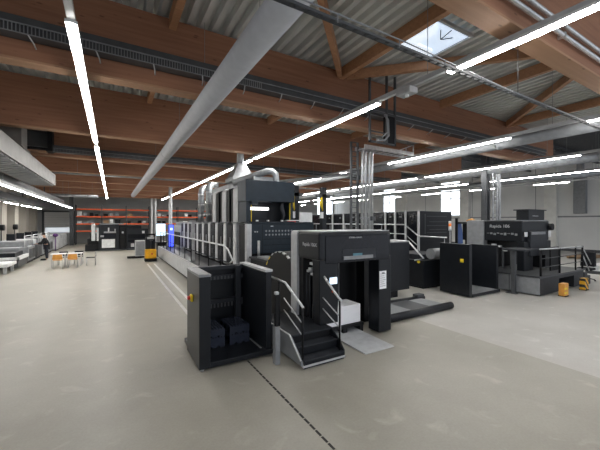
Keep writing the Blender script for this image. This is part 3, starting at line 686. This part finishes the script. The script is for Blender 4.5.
t.add('cable_panel', 'black2', (6.92, 7.2, 6.62, 6.80, 4.8, 5.6))
b = B(); b.tube([(6.75, 6.58, 5.6), (6.88, 6.57, 5.45), (6.90, 6.57, 5.0), (6.75, 6.58, 4.85), (6.45, 6.58, 4.82)], .03, 8).tube([(6.8, 6.55, 5.6), (6.84, 6.54, 5.1), (6.6, 6.56, 4.9)], .02, 8); t.part('looped_cable', b, 'grey')

# ------------------------------------------------------------------ far press (right)
# lift bay of the far press
t = T('pallet_bay', 'black two panel pallet bay with yellow button in front of the far press', 'loading bay', (11, 6.6, 0))
lp = t.add('side_panel', 'black', (10.06, 10.22, 6.06, 7.15, .05, 1.76), bev=.012)
b = B(); b.box(10.03, 10.06, 6.25, 6.37, 1.15, 1.27, bev=.008); b.tube([(10.03, 6.31, 1.21), (10.0, 6.31, 1.21)], .03, 10); t.part('switch_button', b, 'yel', lp, 'yellow button')
t.add('side_panel', 'black', (11.82, 11.95, 6.12, 7.18, .05, 1.66), bev=.012)
t.add('base_plate', 'grey', (10.22, 11.85, 6.06, 7.15, .03, .10)); t.add('edge_lip', 'black', (10.22, 11.9, 6.03, 6.06, .02, .11))
t.add('back_panel', 'black2', (10.22, 11.82, 7.15, 7.2, .05, 1.62))
# low machinery between
t = T('drive_cabinet', 'low dark cabinet with grey drum and yellow knob left of the far pallet bay', 'machine cabinet', (10.3, 8.2, 0))
t.add('cabinet_body', 'black', (9.95, 11.6, 7.75, 9.6, .06, 1.05), bev=.02); t.add('plinth', 'black2', (10.0, 11.5, 7.8, 9.5, 0, .06)); t.add('upper_shelf', 'char', (10.1, 11.5, 8.0, 9.4, 1.05, 1.25)); 
b = B(); b.tube([(10.3, 7.72, 1.30), (11.2, 7.72, 1.30)], .20, 16); t.part('drum', b, 'grey')
b = B(); b.ball((9.93, 7.95, 1.0), .06); t.part('knob', b, 'yel', label='yellow knob')
b = B(); b.tube([(9.9, 9.2, 1.75), (9.9, 8.4, 1.75), (9.9, 7.7, 1.15), (9.9, 8.1, 1.05)], .03, 8); t.part('guard_rail', b, 'white')
t = T('sorting_shelf', 'dark shelf frame with pale rails right of the black square cabinet', 'machine frame', (9.6, 9.4, 0))
t.each('frame_post', 'black2', (9.3, 9.4, 9.2, 9.3, 0, 1.7), (9.3, 9.4, 10.2, 10.3, 0, 1.7)); 
b = B()
for z in (.4, .8, 1.15, 1.45, 1.7): b.box(9.25, 10.6, 9.2, 10.3, z, z + .04)
t.part('shelf', b, 'dgrey')
t.add('shelf_infill', 'black2', (9.5, 10.6, 9.7, 10.2, .05, 1.6))
# upper rail
t = T('gallery_railing', 'pale steel railing stepping down in front of the tall dark cabinets', 'railing', (12, 12, 0))
for z in (0, -.45):
    b = B(); b.tube([(12, 20, 2.38 + z), (12, 10.4, 2.38 + z), (12, 9.6, 1.85 + z), (12, 8.2, 1.85 + z)], .03, 8) if z == 0 else b.tube([(12, 20, 1.93), (12, 10.4, 1.93), (12, 9.7, 1.45)], .02, 8)
    t.part('top_rail' if z == 0 else 'mid_rail', b, 'steel')
for y in (8.3, 9.6, 10.4, 11.9, 13.4, 14.9, 16.4, 18, 19.6):
    b = B(); b.tube([(12, y, .8), (12, y, 2.38 if y > 10 else 1.85)], .016, 8); t.part('rail_post', b, 'grey')
t = T('gallery_walkway', 'dark raised walkway beneath the stepped steel railing', 'walkway', (12.4, 14, 0))
t.add('walkway_deck', 'dgrey', (11.9, 13.0, 8.1, 22, .74, .8)); t.add('walkway_base', 'black2', (11.95, 13.0, 8.2, 22, 0, .74))
# tall cabinets
yc = [10.4, 11.2, 11.9, 12.6, 13.8, 15.0, 16.3, 17.5, 18.75, 20.2]
for i, y in enumerate(yc):
    d = (yc[i + 1] - y if i < 9 else 1.3) - .10
    t = T('press_tower', 'tall black press tower with pale front edge, %s in the far press row' % ord_[i], 'press tower', (14.2, y, 0), 'towers of the far press')
    t.add('tower_body', 'black', (13.06, 15.62, y, y + d, .0, 3.05), bev=.03)
    t.add('edge_strip', 'lgrey', (13.0, 13.08, y - .01, y + .10, .8, 3.08), bev=.02)
    t.add('side_door', 'gloss', (13.03, 13.06, y + .16, y + d - .05, 1.0, 2.95))
    if i == 0:
        b = B()
        for k, z in enumerate((2.78, 2.5, 2.3, 2.1, 1.95)): b.box(13.6 + .2 * (k % 2), 15.2, y - .012, y, z, z + .025)
        b.box(13.45, 13.5, y - .012, y, 1.9, 2.9)
        t.part('panel_line', b, 'dgrey')
        t.add('side_bulge', 'black', (15.5, 15.75, y + .05, y + .6, .5, 2.95), bev=.05)
    else: t.add('badge', 'grey', (13.02, 13.03, y + .3, y + .45, 2.75, 2.79))
t = T('signal_lamp', 'white signal lamp pole with orange beacon in front of the tall black towers', 'signal lamp', (11.85, 7.9, 0))
b = B(); b.tube([(11.85, 7.95, 0), (11.85, 7.95, 2.15)], .025, 8); t.part('pole_shaft', b, 'grey')
b = B(); b.tube([(11.85, 7.95, 2.15), (11.85, 7.95, 2.32)], .055, 10); t.part('lamp_base', b, 'white')
b = B(); b.tube([(11.85, 7.95, 2.32), (11.85, 7.95, 2.44)], .055, 10); t.part('beacon', b, 'orangelamp', label='orange beacon')
b = B(); b.tube([(11.85, 7.95, 2.44), (11.85, 7.95, 2.54)], .055, 10); t.part('lamp_cap', b, 'white')
# blue drum + orange on shelf behind
t = T('blue_sheet_frame', 'blue plastic sheet hanging in a dark frame left of the far feeder', 'frame', (17, 11, 0))
t.add('frame_bar', 'black2', (15.95, 16.05, 10.3, 10.4, 0, 2.7), (16.85, 16.95, 10.3, 10.4, 0, 2.5), (17.7, 17.8, 10.3, 10.4, 0, 2.6), (15.95, 17.8, 10.3, 10.4, 2.4, 2.5))
b = B(); b.prism([(16.15, 1.3), (16.2, 2.0), (16.35, 2.4), (16.55, 2.42), (16.65, 2.0), (16.7, 1.3)], 'y', 10.42, 10.5); t.part('plastic_sheet', b, 'blue')
t.add('control_box', 'black2', (16.95, 17.7, 10.35, 10.6, 1.5, 2.4))
b = B(); b.tube([(17.1, 10.4, 2.55), (17.5, 10.4, 2.6), (17.9, 10.4, 2.52)], [.08, .12, .07], 8); t.part('orange_cover', b, 'oseat')
# feeder of far press
t = T('sheet_feeder', 'dark feeder of the far press with raised hatch, against the grey wall', 'press feeder', (14.3, 7, 0))
t.add('grey_cover', 'grey', (13.16, 15.4, 7.32, 8.05, .66, 2.56), bev=.03, label='light grey end cover')
hd = t.add('head_cover', 'black', (13.2, 15.4, 5.92, 7.32, 1.75, 2.55), bev=.03)
t.add('top_edge', 'grey', (13.2, 15.38, 5.95, 8.0, 2.55, 2.575), parent=hd)
rh = t.add('raised_hatch', 'black', (14.0, 15.35, 6.05, 6.5, 2.57, 3.0), bev=.03); t.add('hatch_lip', 'char', (13.9, 15.4, 6.0, 6.55, 2.96, 3.0), parent=rh); 
text(t, 'lettering', 'Rapida 106', .17, (13.19, 7.10, 2.28), R_LEFT, parent=hd)
text(t, 'lettering', 'KOENIG & BAUER', .06, (14.3, 6.04, 2.72), R_FRONT, parent=rh)
b = B()
for k in range(9): b.box(13.17, 13.2, 6.08 + k * .13, 6.16 + k * .13, 1.98 + .03 * (k % 3), 2.06 + .02 * (k % 2))
t.part('label_row', b, 'grey', hd)
t.each('front_leg', 'black', (13.2, 13.9, 5.85, 6.1, .66, 1.76), (14.9, 15.4, 5.85, 6.3, .66, 1.76), bev=.02)
t.add('inner_wall', 'black2', (13.4, 15.2, 7.0, 7.3, .66, 1.76)); 
cb = t.add('control_panel', 'char', (13.55, 14.9, 5.78, 5.9, 1.2, 2.15), bev=.02); t.add('control_strip', 'grey', (13.6, 14.7, 5.76, 5.78, 2.02, 2.12), parent=cb)
t.each('paper_tag', 'white', (13.22, 13.42, 5.83, 5.85, 1.95, 2.12), (15.15, 15.33, 5.82, 5.85, 1.9, 2.15))
b = B(); b.tube([(15.45, 5.8, 2.3), (15.45, 6.0, 2.3)], .14, 14); t.part('side_wheel', b, 'black2')
b = B()
for (y, z) in ((6.9, 1.55), (6.7, 1.5), (6.5, 1.35), (6.85, 1.25)): b.box(13.25, 13.35, y, y + .16, z, z + .07)
t.part('suction_head', b, 'lgrey')
b = B()
for y in (6.3, 6.6, 6.9): b.box(13.25, 13.32, y, y + .06, .68, 1.5)
t.part('guide_rod', b, 'dgrey')
# deck of far press
t = T('feeder_platform', 'grey sided raised platform with black railing around the far feeder', 'platform', (14, 5.6, 0))
t.add('side_plate', 'grey', (12.26, 12.30, 4.98, 8.0, .05, .64), label='grey side plates')
t.add('plate_joint', 'dgrey', (12.255, 12.262, 5.9, 5.92, .05, .64), (12.255, 12.262, 6.7, 6.72, .05, .64))
t.add('platform_deck', 'dgrey', (12.26, 16.1, 4.96, 8.0, .60, .66)); t.each('front_base', 'char', (12.30, 13.75, 4.98, 5.8, .03, .60), (15.1, 16.0, 5.0, 5.8, .03, .60)); t.add('front_beam', 'char', (13.75, 15.1, 4.98, 5.1, .48, .60)); t.add('rear_base', 'black2', (12.32, 16, 5.8, 7.9, .03, .6))
b = B(); b.tube([(12.4, 5.02, 1.58), (16.0, 5.02, 1.52)], .028, 8); t.part('top_rail', b, 'lgrey')
for x in (12.45, 13.9, 15.3, 15.95):
    b = B(); b.tube([(x, 5.02, .66), (x, 5.02, 1.56)], .035 if x != 15.3 else .028, 8); t.part('rail_post', b, 'black2')
b = B()
for z in (.95, 1.25): b.tube([(13.9, 5.02, z), (15.95, 5.02, z)], .014, 6).tube([(12.45, 5.02, z), (13.9, 5.02, z)], .014, 6)
t.part('mid_rail', b, 'dgrey')
t.add('guard_panel', 'black2', (14.2, 14.9, 5.4, 5.44, .66, 1.55))
b = B(); b.tube([(15.98, 5.02, 1.5), (17.1, 5.1, .75)], .02, 6).tube([(15.98, 5.02, 1.2), (16.9, 5.1, .5)], .02, 6); t.part('stair_rail', b, 'lgrey')
t.each('stair_side', 'char', (16.1, 16.7, 5.0, 5.9, .0, .35), (16.1, 16.4, 5.0, 5.9, .35, .5))
t = T('operator_console', 'grey post with flat dark console top before the far feeder', 'console', (12.1, 5.7, 0))
t.add('console_post', 'dgrey', (12.02, 12.13, 5.62, 5.74, 0, 1.5)); t.add('console_top', 'char', (11.95, 12.9, 5.25, 6.0, 1.5, 1.57), bev=.01); t.add('post_foot', 'dgrey', (11.98, 12.2, 5.58, 5.9, 0, .03))
for (x, y, m, s) in ((13.1, 4.62, 'yel', 'orange yellow round floor guard below the platform edge'), (14.95, 4.66, 'hazard', 'yellow black striped floor guard under the platform railing')):
    t = T('floor_guard', s, 'floor guard', (x, y, 0))
    b = B(); b.box(x - .17, x + .17, y - .09, y + .09, .02, .44, bev=.03); t.part('guard_body', b, 'hazard' if m == 'hazard' else 'oseat'); t.add('guard_foot', 'black2', (x - .12, x + .12, y - .11, y + .11, 0, .03))
    if m != 'hazard':
        b = B()
        for z in (.1, .24): b.box(x - .175, x + .05, y - .095, y - .088, z, z + .06)
        t.part('guard_mark', b, 'yel')
# chair-like dark thing and white pallet at far right
t = T('office_chair', 'black swivel chair behind the railing at the right end of the platform', 'chair', (17.4, 5.3, 0))
b = B(); b.box(17.15, 17.65, 5.1, 5.6, .46, .56, bev=.03); t.part('seat', b, 'cloth')
b = B(); b.prism([(17.5, .6), (17.6, 1.2), (17.72, 1.25), (17.75, .6)], 'y', 5.12, 5.58); t.part('backrest', b, 'cloth')
b = B(); b.tube([(17.4, 5.35, .1), (17.4, 5.35, .46)], .03, 8); t.part('gas_column', b, 'dgrey')
for k in range(5):
    a = 2 * PI * k / 5; b = B(); b.bar((17.4, 5.35, .12), (17.4 + .28 * math.cos(a), 5.35 + .28 * math.sin(a), .07), .04, .03).ball((17.4 + .28 * math.cos(a), 5.35 + .28 * math.sin(a), .035), .035); t.part('leg', b, 'black2')
t = T('white_pallet_load', 'low white stack on a pallet at the right edge by the wall', 'pallet', (20.6, 5.6, 0))
t.add('pallet_deck', 'dgrey', (19.9, 22.2, 5.3, 6.1, 0, .14)); t.add('sheet_pile', 'white', (20.0, 21.3, 5.35, 6.05, .14, .42), bev=.01)
b = B(); b.box(21.6, 22.2, 5.4, 6.0, .14, .5, bev=.02); t.part('carton', b, 'brown')
t = T('wooden_pallet', 'row of low wooden pallet boards lying beside the right wall', 'pallet', (29, 8, 0))
b = B()
for k in range(6): b.box(27 + k * .5, 27.4 + k * .5, 8.2, 9.4, .12, .16)
for y in (8.25, 8.75, 9.25): b.box(27, 29.9, y, y + .1, 0, .12)
t.part('boards', b, 'brown')
# column with ladder behind far feeder
t = T('cable_ladder', 'galvanised vertical cable ladder behind the far feeder', 'cable ladder', (15, 8.2, 0))
b = B(); ladder(b, 14.95, 15.35, 8.12, 0, 4.78, .06, .2); b.box(15.5, 15.62, 8.12, 8.2, 0, 4.78); t.part('ladder_body', b, 'galv'); t.o.location.x += .45
t = T('steel_column', 'dark steel column beside the vertical ladder behind the far feeder', 'column', (15.1, 8.9, 0))
t.add('column_shaft', 'dgrey', (15.5, 15.58, 8.5, 8.75, 0, 6.84), (15.78, 15.86, 8.5, 8.75, 0, 6.84), (15.58, 15.78, 8.6, 8.64, 0, 6.84))
# vent box on right wall
t = T('wall_vent', 'tall grey ventilation box fixed high on the right wall', 'ventilation box', (33.5, 10.8, 3.1))
b = B(); b.box(33.35, XR, 10.3, 11.1, 3.2, 6.4, bev=.03); t.part('vent_body', b, 'grey'); t.add('vent_cap', 'galv', (33.4, XR, 10.5, 10.9, 6.4, 7.7))
# steel trusses over the right bay
for k in range(6):
    y = 4.7 + 4.84 * k
    b = B(); b.box(19.1, XR, y, y + .14, 7.2, 7.34).box(19.1, XR, y, y + .14, 7.55, 7.69)
    x = 19.3
    while x < 33: b.bar((x, y + .07, 7.3), (x + .5, y + .07, 7.6), .05).bar((x + .5, y + .07, 7.6), (x + 1, y + .07, 7.3), .05); x += 1
    solo('roof_truss', b, 'dgrey', 'dark steel roof truss over the right bay, %s from the camera' % ord_[k], 'truss', 'steel trusses of the right bay')

# ------------------------------------------------------------------ far left and back
# racks
def carton(x0, x1, y0, y1, z0, z1, m, label, grp):
    b = B(); b.box(x0, x1, y0, y1, z0, z1, bev=.01); return solo('storage_box', b, m, label, 'box', grp, ((x0 + x1) / 2, y0, z0))
xs = [-3.45, -1.0, 1.45, 3.9]; xs2 = [4.7, 7.2, 9.7, 12.2]
rk = 0
for X in (xs, xs2):
    for i in range(3):
        x0, x1 = X[i], X[i + 1]; rk += 1
        t = T('pallet_rack', 'pallet rack bay with orange beams on the far wall, %s from the left' % ord_[rk - 1].replace('nearest', 'first'), 'rack', (x0, 42.6, 0), 'orange beam racks')
        for x in ((x0, x1) if i == 2 else (x0,)):
            b = B(); b.box(x - .05, x + .05, 42.4, 42.5, 0, 4.4).box(x - .05, x + .05, 43.4, 43.5, 0, 4.4)
            for z in (.6, 1.6, 2.6, 3.6): b.bar((x, 42.5, z), (x, 43.4, z + .6), .04)
            t.part('upright', b, 'dgrey')
        for z in (1.4, 2.2, 3.02, 3.85):
            t.add('shelf_beam', 'orange', (x0 + .06, x1 - .06, 42.38, 42.44, z, z + .14), (x0 + .06, x1 - .06, 43.4, 43.46, z, z + .14), label='orange load beams')
        t.add('shelf_board', 'dgrey', *[(x0 + .06, x1 - .06, 42.45, 43.4, z + .09, z + .12) for z in (1.4, 2.2, 3.02, 3.85)])
        for zi, z in enumerate((2.35, 3.17)):
            xx = x0 + .15; c = 0
            while xx < x1 - .6:
                w = random.uniform(.3, .6); h = random.uniform(.22, .5); mm = random.choice(('white', 'black2', 'black2', 'brown', 'grey'))
                if random.random() < .75:
                    nm = {'white': 'white', 'black2': 'black', 'brown': 'brown', 'grey': 'grey'}[mm]
                    carton(xx, xx + w, 42.5, 43.1, z, z + h, mm, '%s box on the %s shelf of the %s orange rack bay, %s along' % (nm, ('middle', 'upper')[zi], ord_[rk - 1].replace('nearest', 'first'), ord_[c].replace('nearest', 'first')), 'boxes on the racks')
                    c += 1
                xx += w + random.uniform(.05, .25)
for x in (4.05, 4.45):
    b = B(); b.box(x - .1, x + .1, 40.9, 41.15, 0, 5.3)
    solo('steel_column', b, 'lgrey', '%s of the two pale columns between the orange racks' % ('left' if x < 4.2 else 'right'), 'column')
b = B(); b.box(-3.9, -3.55, 41.5, 41.9, 0, 5.3); solo('steel_column', b, 'dgrey', 'dark column between roller door and orange racks', 'column')
# black finishing machine
t = T('finishing_machine', 'long black finishing machine in front of the orange racks', 'machine', (.4, 32.5, 0))
t.add('feeder_block', 'black', (-1.0, .55, 32.0, 34.5, .05, 2.3), bev=.04); t.add('main_block', 'black2', (.55, 2.3, 32.2, 34.6, .05, 2.2), bev=.04); t.add('end_block', 'black', (1.1, 2.9, 32.0, 34.0, .0, 1.9), bev=.05)
t.each('dark_opening', 'gloss', (-.75, .3, 31.97, 32.0, 1.1, 1.5), (1.2, 1.9, 31.97, 32.0, .7, .95), (2.0, 2.7, 31.97, 32.0, .7, .95)); t.add('floor_rail', 'dgrey', (-1.0, 2.9, 31.9, 32.0, .05, .12)); t.add('feed_arm', 'lgrey', (-.3, -.2, 31.9, 31.97, 1.68, 2.0), (.2, .26, 31.9, 31.97, 1.68, 1.9))
t.add('step_unit', 'black2', (-1.95, -1.0, 32.1, 33.6, .05, .55), (-1.8, -1.0, 32.2, 33.6, .55, 1.05), (-1.6, -1.0, 32.3, 33.6, 1.05, 1.5))
t.add('pale_column', 'lgrey', (-1.5, -1.22, 31.9, 32.3, .9, 2.35), bev=.03); t.add('pale_column', 'lgrey', (-1.12, -.98, 31.9, 32.3, .9, 2.0))
t.add('door_panel', 'white', (-.75, .22, 31.95, 32.0, .28, 1.0), label='white door panel')
t.add('delivery_sheet', 'grey', (-.6, .3, 31.9, 32.0, 1.55, 1.68), (-.85, -.6, 31.92, 32.0, 1.2, 1.36))
t.add('lid_rail', 'grey', (-.9, .9, 32.1, 32.2, 2.3, 2.38))
t.each('notice_tag', 'lgrey', (1.45, 1.72, 31.95, 32.0, .28, .58), (2.35, 2.55, 31.95, 32.0, 1.48, 1.7), (.75, .9, 32.15, 32.2, 1.5, 1.65), (2.0, 2.2, 31.95, 32.0, .3, .6))
t.add('window_row', 'gloss', (1.2, 2.7, 31.97, 32.0, 1.0, 1.4)); t.add('back_vent', 'lgrey', (1.6, 2.2, 32.3, 32.5, 1.95, 2.15))
# pallet truck w white cabinet
t = T('white_cabinet', 'pale metal cabinet standing on black forks left of the yellow stacker', 'cabinet', (1.75, 24.7, .12))
t.add('cabinet_body', 'lgrey', (1.38, 2.0, 24.5, 25.0, .12, 1.22), bev=.02); t.add('cabinet_door', 'grey', (1.42, 1.96, 24.48, 24.5, .2, 1.15))
t = T('pallet_truck', 'low black pallet truck forks under the pale cabinet', 'pallet truck', (1.5, 24.7, 0))
t.add('fork', 'black2', (.9, 2.15, 24.45, 24.65, .02, .12)); t.add('fork', 'black2', (.9, 2.15, 24.85, 25.05, .02, .12)); t.add('truck_frame', 'black2', (2.02, 2.2, 24.4, 25.1, .02, .5))
# yellow stacker
t = T('stacker_truck', 'yellow and black pedestrian stacker truck beside the walkway end', 'stacker truck', (2.1, 22.1, 0))
t.add('drive_body', 'yellow', (1.78, 2.42, 21.8, 22.3, .20, .78), bev=.05); t.add('base', 'black2', (1.76, 2.44, 21.78, 22.4, .03, .2)); t.add('upper_cover', 'black', (1.82, 2.38, 22.0, 22.3, .78, 1.55), bev=.04)
t.each('mast', 'black2', (1.82, 1.90, 22.35, 22.45, .1, 1.75), (2.32, 2.40, 22.35, 22.45, .1, 1.75), (1.82, 2.4, 22.35, 22.45, 1.65, 1.75)); t.add('fork', 'black2', (1.85, 1.97, 22.45, 23.3, .05, .1), (2.23, 2.35, 22.45, 23.3, .05, .1))
b = B(); b.tube([(2.1, 21.95, .8), (2.1, 21.75, 1.3), (2.0, 21.72, 1.35), (2.2, 21.72, 1.35)], .025, 6); t.part('tiller', b, 'dgrey')
t.add('warning_label', 'red', (2.12, 2.2, 21.79, 21.8, .45, .55)); t.add('top_pad', 'lgrey', (1.9, 2.3, 21.98, 22.02, 1.42, 1.55))
# meeting tables and chairs
def table(x0, x1, y0, y1, label):
    t = T('folding_table', label, 'table', ((x0 + x1) / 2, (y0 + y1) / 2, 0), 'white tables')
    t.add('table_top', 'white', (x0, x1, y0, y1, .71, .74), bev=.005)
    for x in (x0 + .05, x1 - .09):
        for y in (y0 + .05, y1 - .09): t.add('leg', 'lgrey', (x, x + .04, y, y + .04, 0, .71))
table(-2.9, -2.2, 21.7, 22.4, 'white topped table behind the left orange chair'); table(-2.15, -1.45, 21.7, 22.4, 'white topped table behind the right orange chair')
def chair(x, y, rz, m, label, proto=None, grp=None):
    t = T('stacking_chair', label, 'chair', (0, 0, 0), grp)
    t.add('seat', m, (-.22, .22, -.2, .22, .44, .465), bev=.008)
    b = B(); b.box(-.22, .22, -.25, -.225, .50, .76, bev=.01); t.part('backrest', b, m)
    for sx in (-1, 1):
        b = B(); b.tube([(sx * .21, .2, 0), (sx * .21, .19, .44)], .015, 6); t.part('leg', b, 'steel')
        b = B(); b.tube([(sx * .21, -.24, 0), (sx * .21, -.22, .44), (sx * .21, -.25, .78)], .015, 6); t.part('leg', b, 'steel')
    t.o.location = (x, y, 0); t.o.rotation_euler = (0, 0, rz)
    return t
chair(-2.50, 21.3, 0, 'oseat', 'left of the two orange chairs at the white tables')
chair(-1.84, 21.3, 0, 'oseat', 'right of the two orange chairs at the white tables')
chair(-1.05, 21.9, PI / 2, 'cloth', 'black chair at the right end of the white tables')
chair(-1.7, 22.9, PI, 'cloth', 'black chair behind the right white table')
chair(-2.45, 22.9, PI, 'cloth', 'black chair behind the left white table')
# left line of light machines
t = T('delivery_table', 'low white delivery table at the left edge of the photo', 'machine table', (-5, 20.6, 0))
t.add('table_top', 'white', (-6.4, -4.25, 20.0, 21.6, .34, .50), bev=.02)
for x, y in ((-4.45, 20.1), (-4.45, 21.35), (-6.2, 20.1), (-6.2, 21.35)): t.add('leg', 'lgrey', (x, x + .12, y, y + .12, 0, .34))
t = T('sheet_folder', 'white framed machine with dark top next to the low white delivery table', 'folding machine', (-5, 22.6, 0))
t.add('lower_body', 'dgrey', (-6.3, -4.25, 21.9, 23.9, .1, .6)); t.add('dark_top', 'black', (-6.2, -4.4, 22.0, 23.8, .62, .86), bev=.04); t.add('side_rail', 'white', (-6.3, -4.2, 21.85, 22.0, .5, .64), (-4.3, -4.18, 21.85, 24.0, .5, .68)); t.add('cover', 'grey', (-6.2, -4.5, 23.3, 24.3, .7, 1.05), bev=.04)
sm = ['grey', 'dgrey', 'grey', 'grey']
for k in range(4):
    y = 24.6 + k * 2.35
    t = T('folding_unit', 'grey folding machine unit, %s in the left machine line' % ord_[k], 'folding machine', (-5, y, 0), 'units of the left machine line')
    t.add('unit_body', sm[k], (-6.2, -4.3, y, y + 2.0, .15, 1.0), bev=.04); t.add('plinth', 'black2', (-6.1, -4.4, y + .1, y + 1.9, 0, .15))
    t.add('hood', 'lgrey' if k % 2 else 'grey', (-6.0, -4.5, y + .2, y + 1.2, 1.0, 1.35), bev=.05); t.add('side_grille', 'dgrey', (-4.3, -4.28, y + .2, y + .8, .3, .85), (-4.3, -4.28, y + 1.1, y + 1.8, .3, .85)); 
    b = B(); b.tube([(-4.5, y + .1, 1.0), (-4.5, y + .1, 1.65), (-4.5, y + 1.9, 1.65), (-4.5, y + 1.9, 1.0)], .025, 6); t.part('guard_frame', b, 'steel')
    t.add('control_box', 'black', (-5.6, -5.2, y + 1.4, y + 1.7, 1.0, 1.75))
for k in range(4):
    y = 34.6 + k * 2.4
    t = T('sheet_stand', 'white cabinet on the left line before the roller door, %s from the camera' % ord_[k], 'cabinet', (-4.8, y, 0), 'white cabinets before the door')
    t.add('cabinet_body', 'lgrey', (-5.6, -4.1, y, y + 1.9, .1, 1.35), bev=.03); t.add('plinth', 'dgrey', (-5.5, -4.2, y + .1, y + 1.8, 0, .1)); t.add('cabinet_door', 'lgrey', (-4.1, -4.08, y + .15, y + .9, .25, 1.2), (-4.1, -4.08, y + 1.0, y + 1.75, .25, 1.2))
b = B(); b.ball((-4.2, 34.3, 1.35), .2, (1, 1, .8)).tube([(-4.2, 34.3, 0), (-4.2, 34.3, 1.25)], .03, 6)
solo('purple_lamp', b, 'purple', 'small purple ball on a stand in the left machine line', 'stand')
t = T('teal_monitor', 'dark teal screen at the very left edge', 'monitor', (-6.4, 24.0, 0)); t.add('screen_panel', 'teal', (-6.85, -6.3, 23.75, 23.8, .75, 1.35)); t.add('screen_stand', 'black2', (-6.62, -6.55, 23.8, 23.9, 0, 1.3)); t.add('bezel', 'black2', (-6.9, -6.25, 23.8, 23.84, .7, 1.4))
for (y, s) in ((30.2, 'nearer'), (33.8, 'farther')):
    t = T('wall_fan', '%s dark wall fan on the beige left wall panels' % s, 'fan', (-6.6, y, 1.9))
    b = B(); b.tube([(-6.85, y, 2.1), (-6.6, y, 2.1)], .22, 14); t.part('fan_cage', b, 'black2')
    t.add('fan_post', 'dgrey', (-6.8, -6.74, y - .03, y + .03, 0, 2.0))

# person
def skin(name, verts, edges, radii, m, parent, loc):
    me = bpy.data.meshes.new(name); me.from_pydata([Vector(v) for v in verts], edges, [])
    o = bpy.data.objects.new(name, me); COL.objects.link(o)
    md = o.modifiers.new('s', 'SKIN'); sv = me.skin_vertices[0].data
    for i, r in enumerate(radii): sv[i].radius = (r, r) if not isinstance(r, tuple) else r
    sv[0].use_root = True
    o.modifiers.new('ss', 'SUBSURF').levels = 1
    dg = bpy.context.evaluated_depsgraph_get(); m2 = bpy.data.meshes.new_from_object(o.evaluated_get(dg)); bpy.data.objects.remove(o)
    m2.name = name; m2.materials.clear(); m2.materials.append(M[m])
    for p in m2.polygons: p.use_smooth = True; p.material_index = 0
    return link(name, m2, parent)
p = T('person', 'person in black clothes standing and reaching towards the left machine line', 'person', (-3.7, 26.4, 0))
p.o.rotation_euler = (0, 0, math.radians(0))
V = [(0, 0, .95), (-.02, 0, 1.15), (-.07, 0, 1.40), (-.12, 0, 1.50), (-.15, 0, 1.62), (-.16, 0, 1.70),
     (0, -.10, .90), (.02, -.12, .50), (.04, -.12, .09), (-.10, -.13, .04),
     (0, .10, .90), (-.04, .12, .50), (.02, .12, .09), (-.12, .13, .04),
     (-.08, -.18, 1.40), (-.20, -.24, 1.16), (-.42, -.20, 1.10), (-.52, -.18, 1.10),
     (-.08, .18, 1.40), (-.18, .24, 1.16), (-.38, .22, 1.05), (-.48, .20, 1.04)]
E_ = [(0, 1), (1, 2), (2, 3), (3, 4), (4, 5), (0, 6), (6, 7), (7, 8), (8, 9), (0, 10), (10, 11), (11, 12), (12, 13), (2, 14), (14, 15), (15, 16), (16, 17), (2, 18), (18, 19), (19, 20), (20, 21)]
Rr = [(.12, .15), (.11, .14), (.12, .16), .055, .085, .09, .085, .058, .038, .035, .085, .058, .038, .035, .055, .042, .032, .03, .055, .042, .032, .03]
skin('body', V, E_, Rr, 'skin', p.o, p.loc)
g = lambda r, k: tuple(q + k for q in r) if isinstance(r, tuple) else r + k
ti = [0, 1, 2, 14, 15, 16, 18, 19, 20]; mp = {a: i for i, a in enumerate(ti)}
skin('black_jacket', [V[i] for i in ti], [(mp[a], mp[c]) for a, c in E_ if a in mp and c in mp], [g(Rr[i], .045) for i in ti], 'cloth', p.o, p.loc)
ti = [0, 6, 7, 8, 10, 11, 12]; mp = {a: i for i, a in enumerate(ti)}
skin('dark_trousers', [V[i] for i in ti], [(mp[a], mp[c]) for a, c in E_ if a in mp and c in mp], [g(Rr[i], .035) for i in ti], 'jean', p.o, p.loc)
b = B(); b.ball((-.145, 0, 1.72), .105, (1, .95, .9)); build('hair', b, 'hair', (0, 0, 0), p.o)
b = B(); b.box(-.30, -.0, -.18, -.08, 0, .09, bev=.03).box(-.30, 0, .08, .18, 0, .09, bev=.03); build('shoes', b, 'black2', (0, 0, 0), p.o)
for s in (-1, 1):
    b = B()
    for k in range(4): b.tube([(-.52, s * .18 + (k - 1.5) * .018, 1.09), (-.60 + .008 * abs(k - 1.5), s * .18 + (k - 1.5) * .02, 1.07), (-.63, s * .18 + (k - 1.5) * .02, 1.04)], .009, 5)
    b.tube([(-.50, s * .15, 1.09), (-.55, s * .125, 1.07)], .010, 5)
    build('fingers', b, 'skin', (0, 0, 0), p.o)
b = B(); b.ball((-.255, 0, 1.64), .016).ball((-.242, -.035, 1.67), .010).ball((-.242, .035, 1.67), .010); build('face_features', b, 'skin', (0, 0, 0), p.o)

# ------------------------------------------------------------------ world, camera
w = bpy.data.worlds.new('World'); SC.world = w; w.use_nodes = True
nt = w.node_tree; bg = nt.nodes['Background']
bg.inputs['Color'].default_value = (0.85, 0.9, 1.0, 1); bg.inputs['Strength'].default_value = 1.0
cam = bpy.data.cameras.new('camera'); co = bpy.data.objects.new('camera', cam); COL.objects.link(co)
cam.sensor_width = 36; cam.lens = 36 * 316 / 600; cam.shift_y = -3 / 600; cam.clip_start = .05
co.location = (0, 0, 2.5); co.rotation_euler = (PI / 2, 0, -math.radians(30.75))
SC.camera = co
SC.view_settings.view_transform = 'Standard'; SC.view_settings.look = 'None'; SC.view_settings.exposure = 0.12
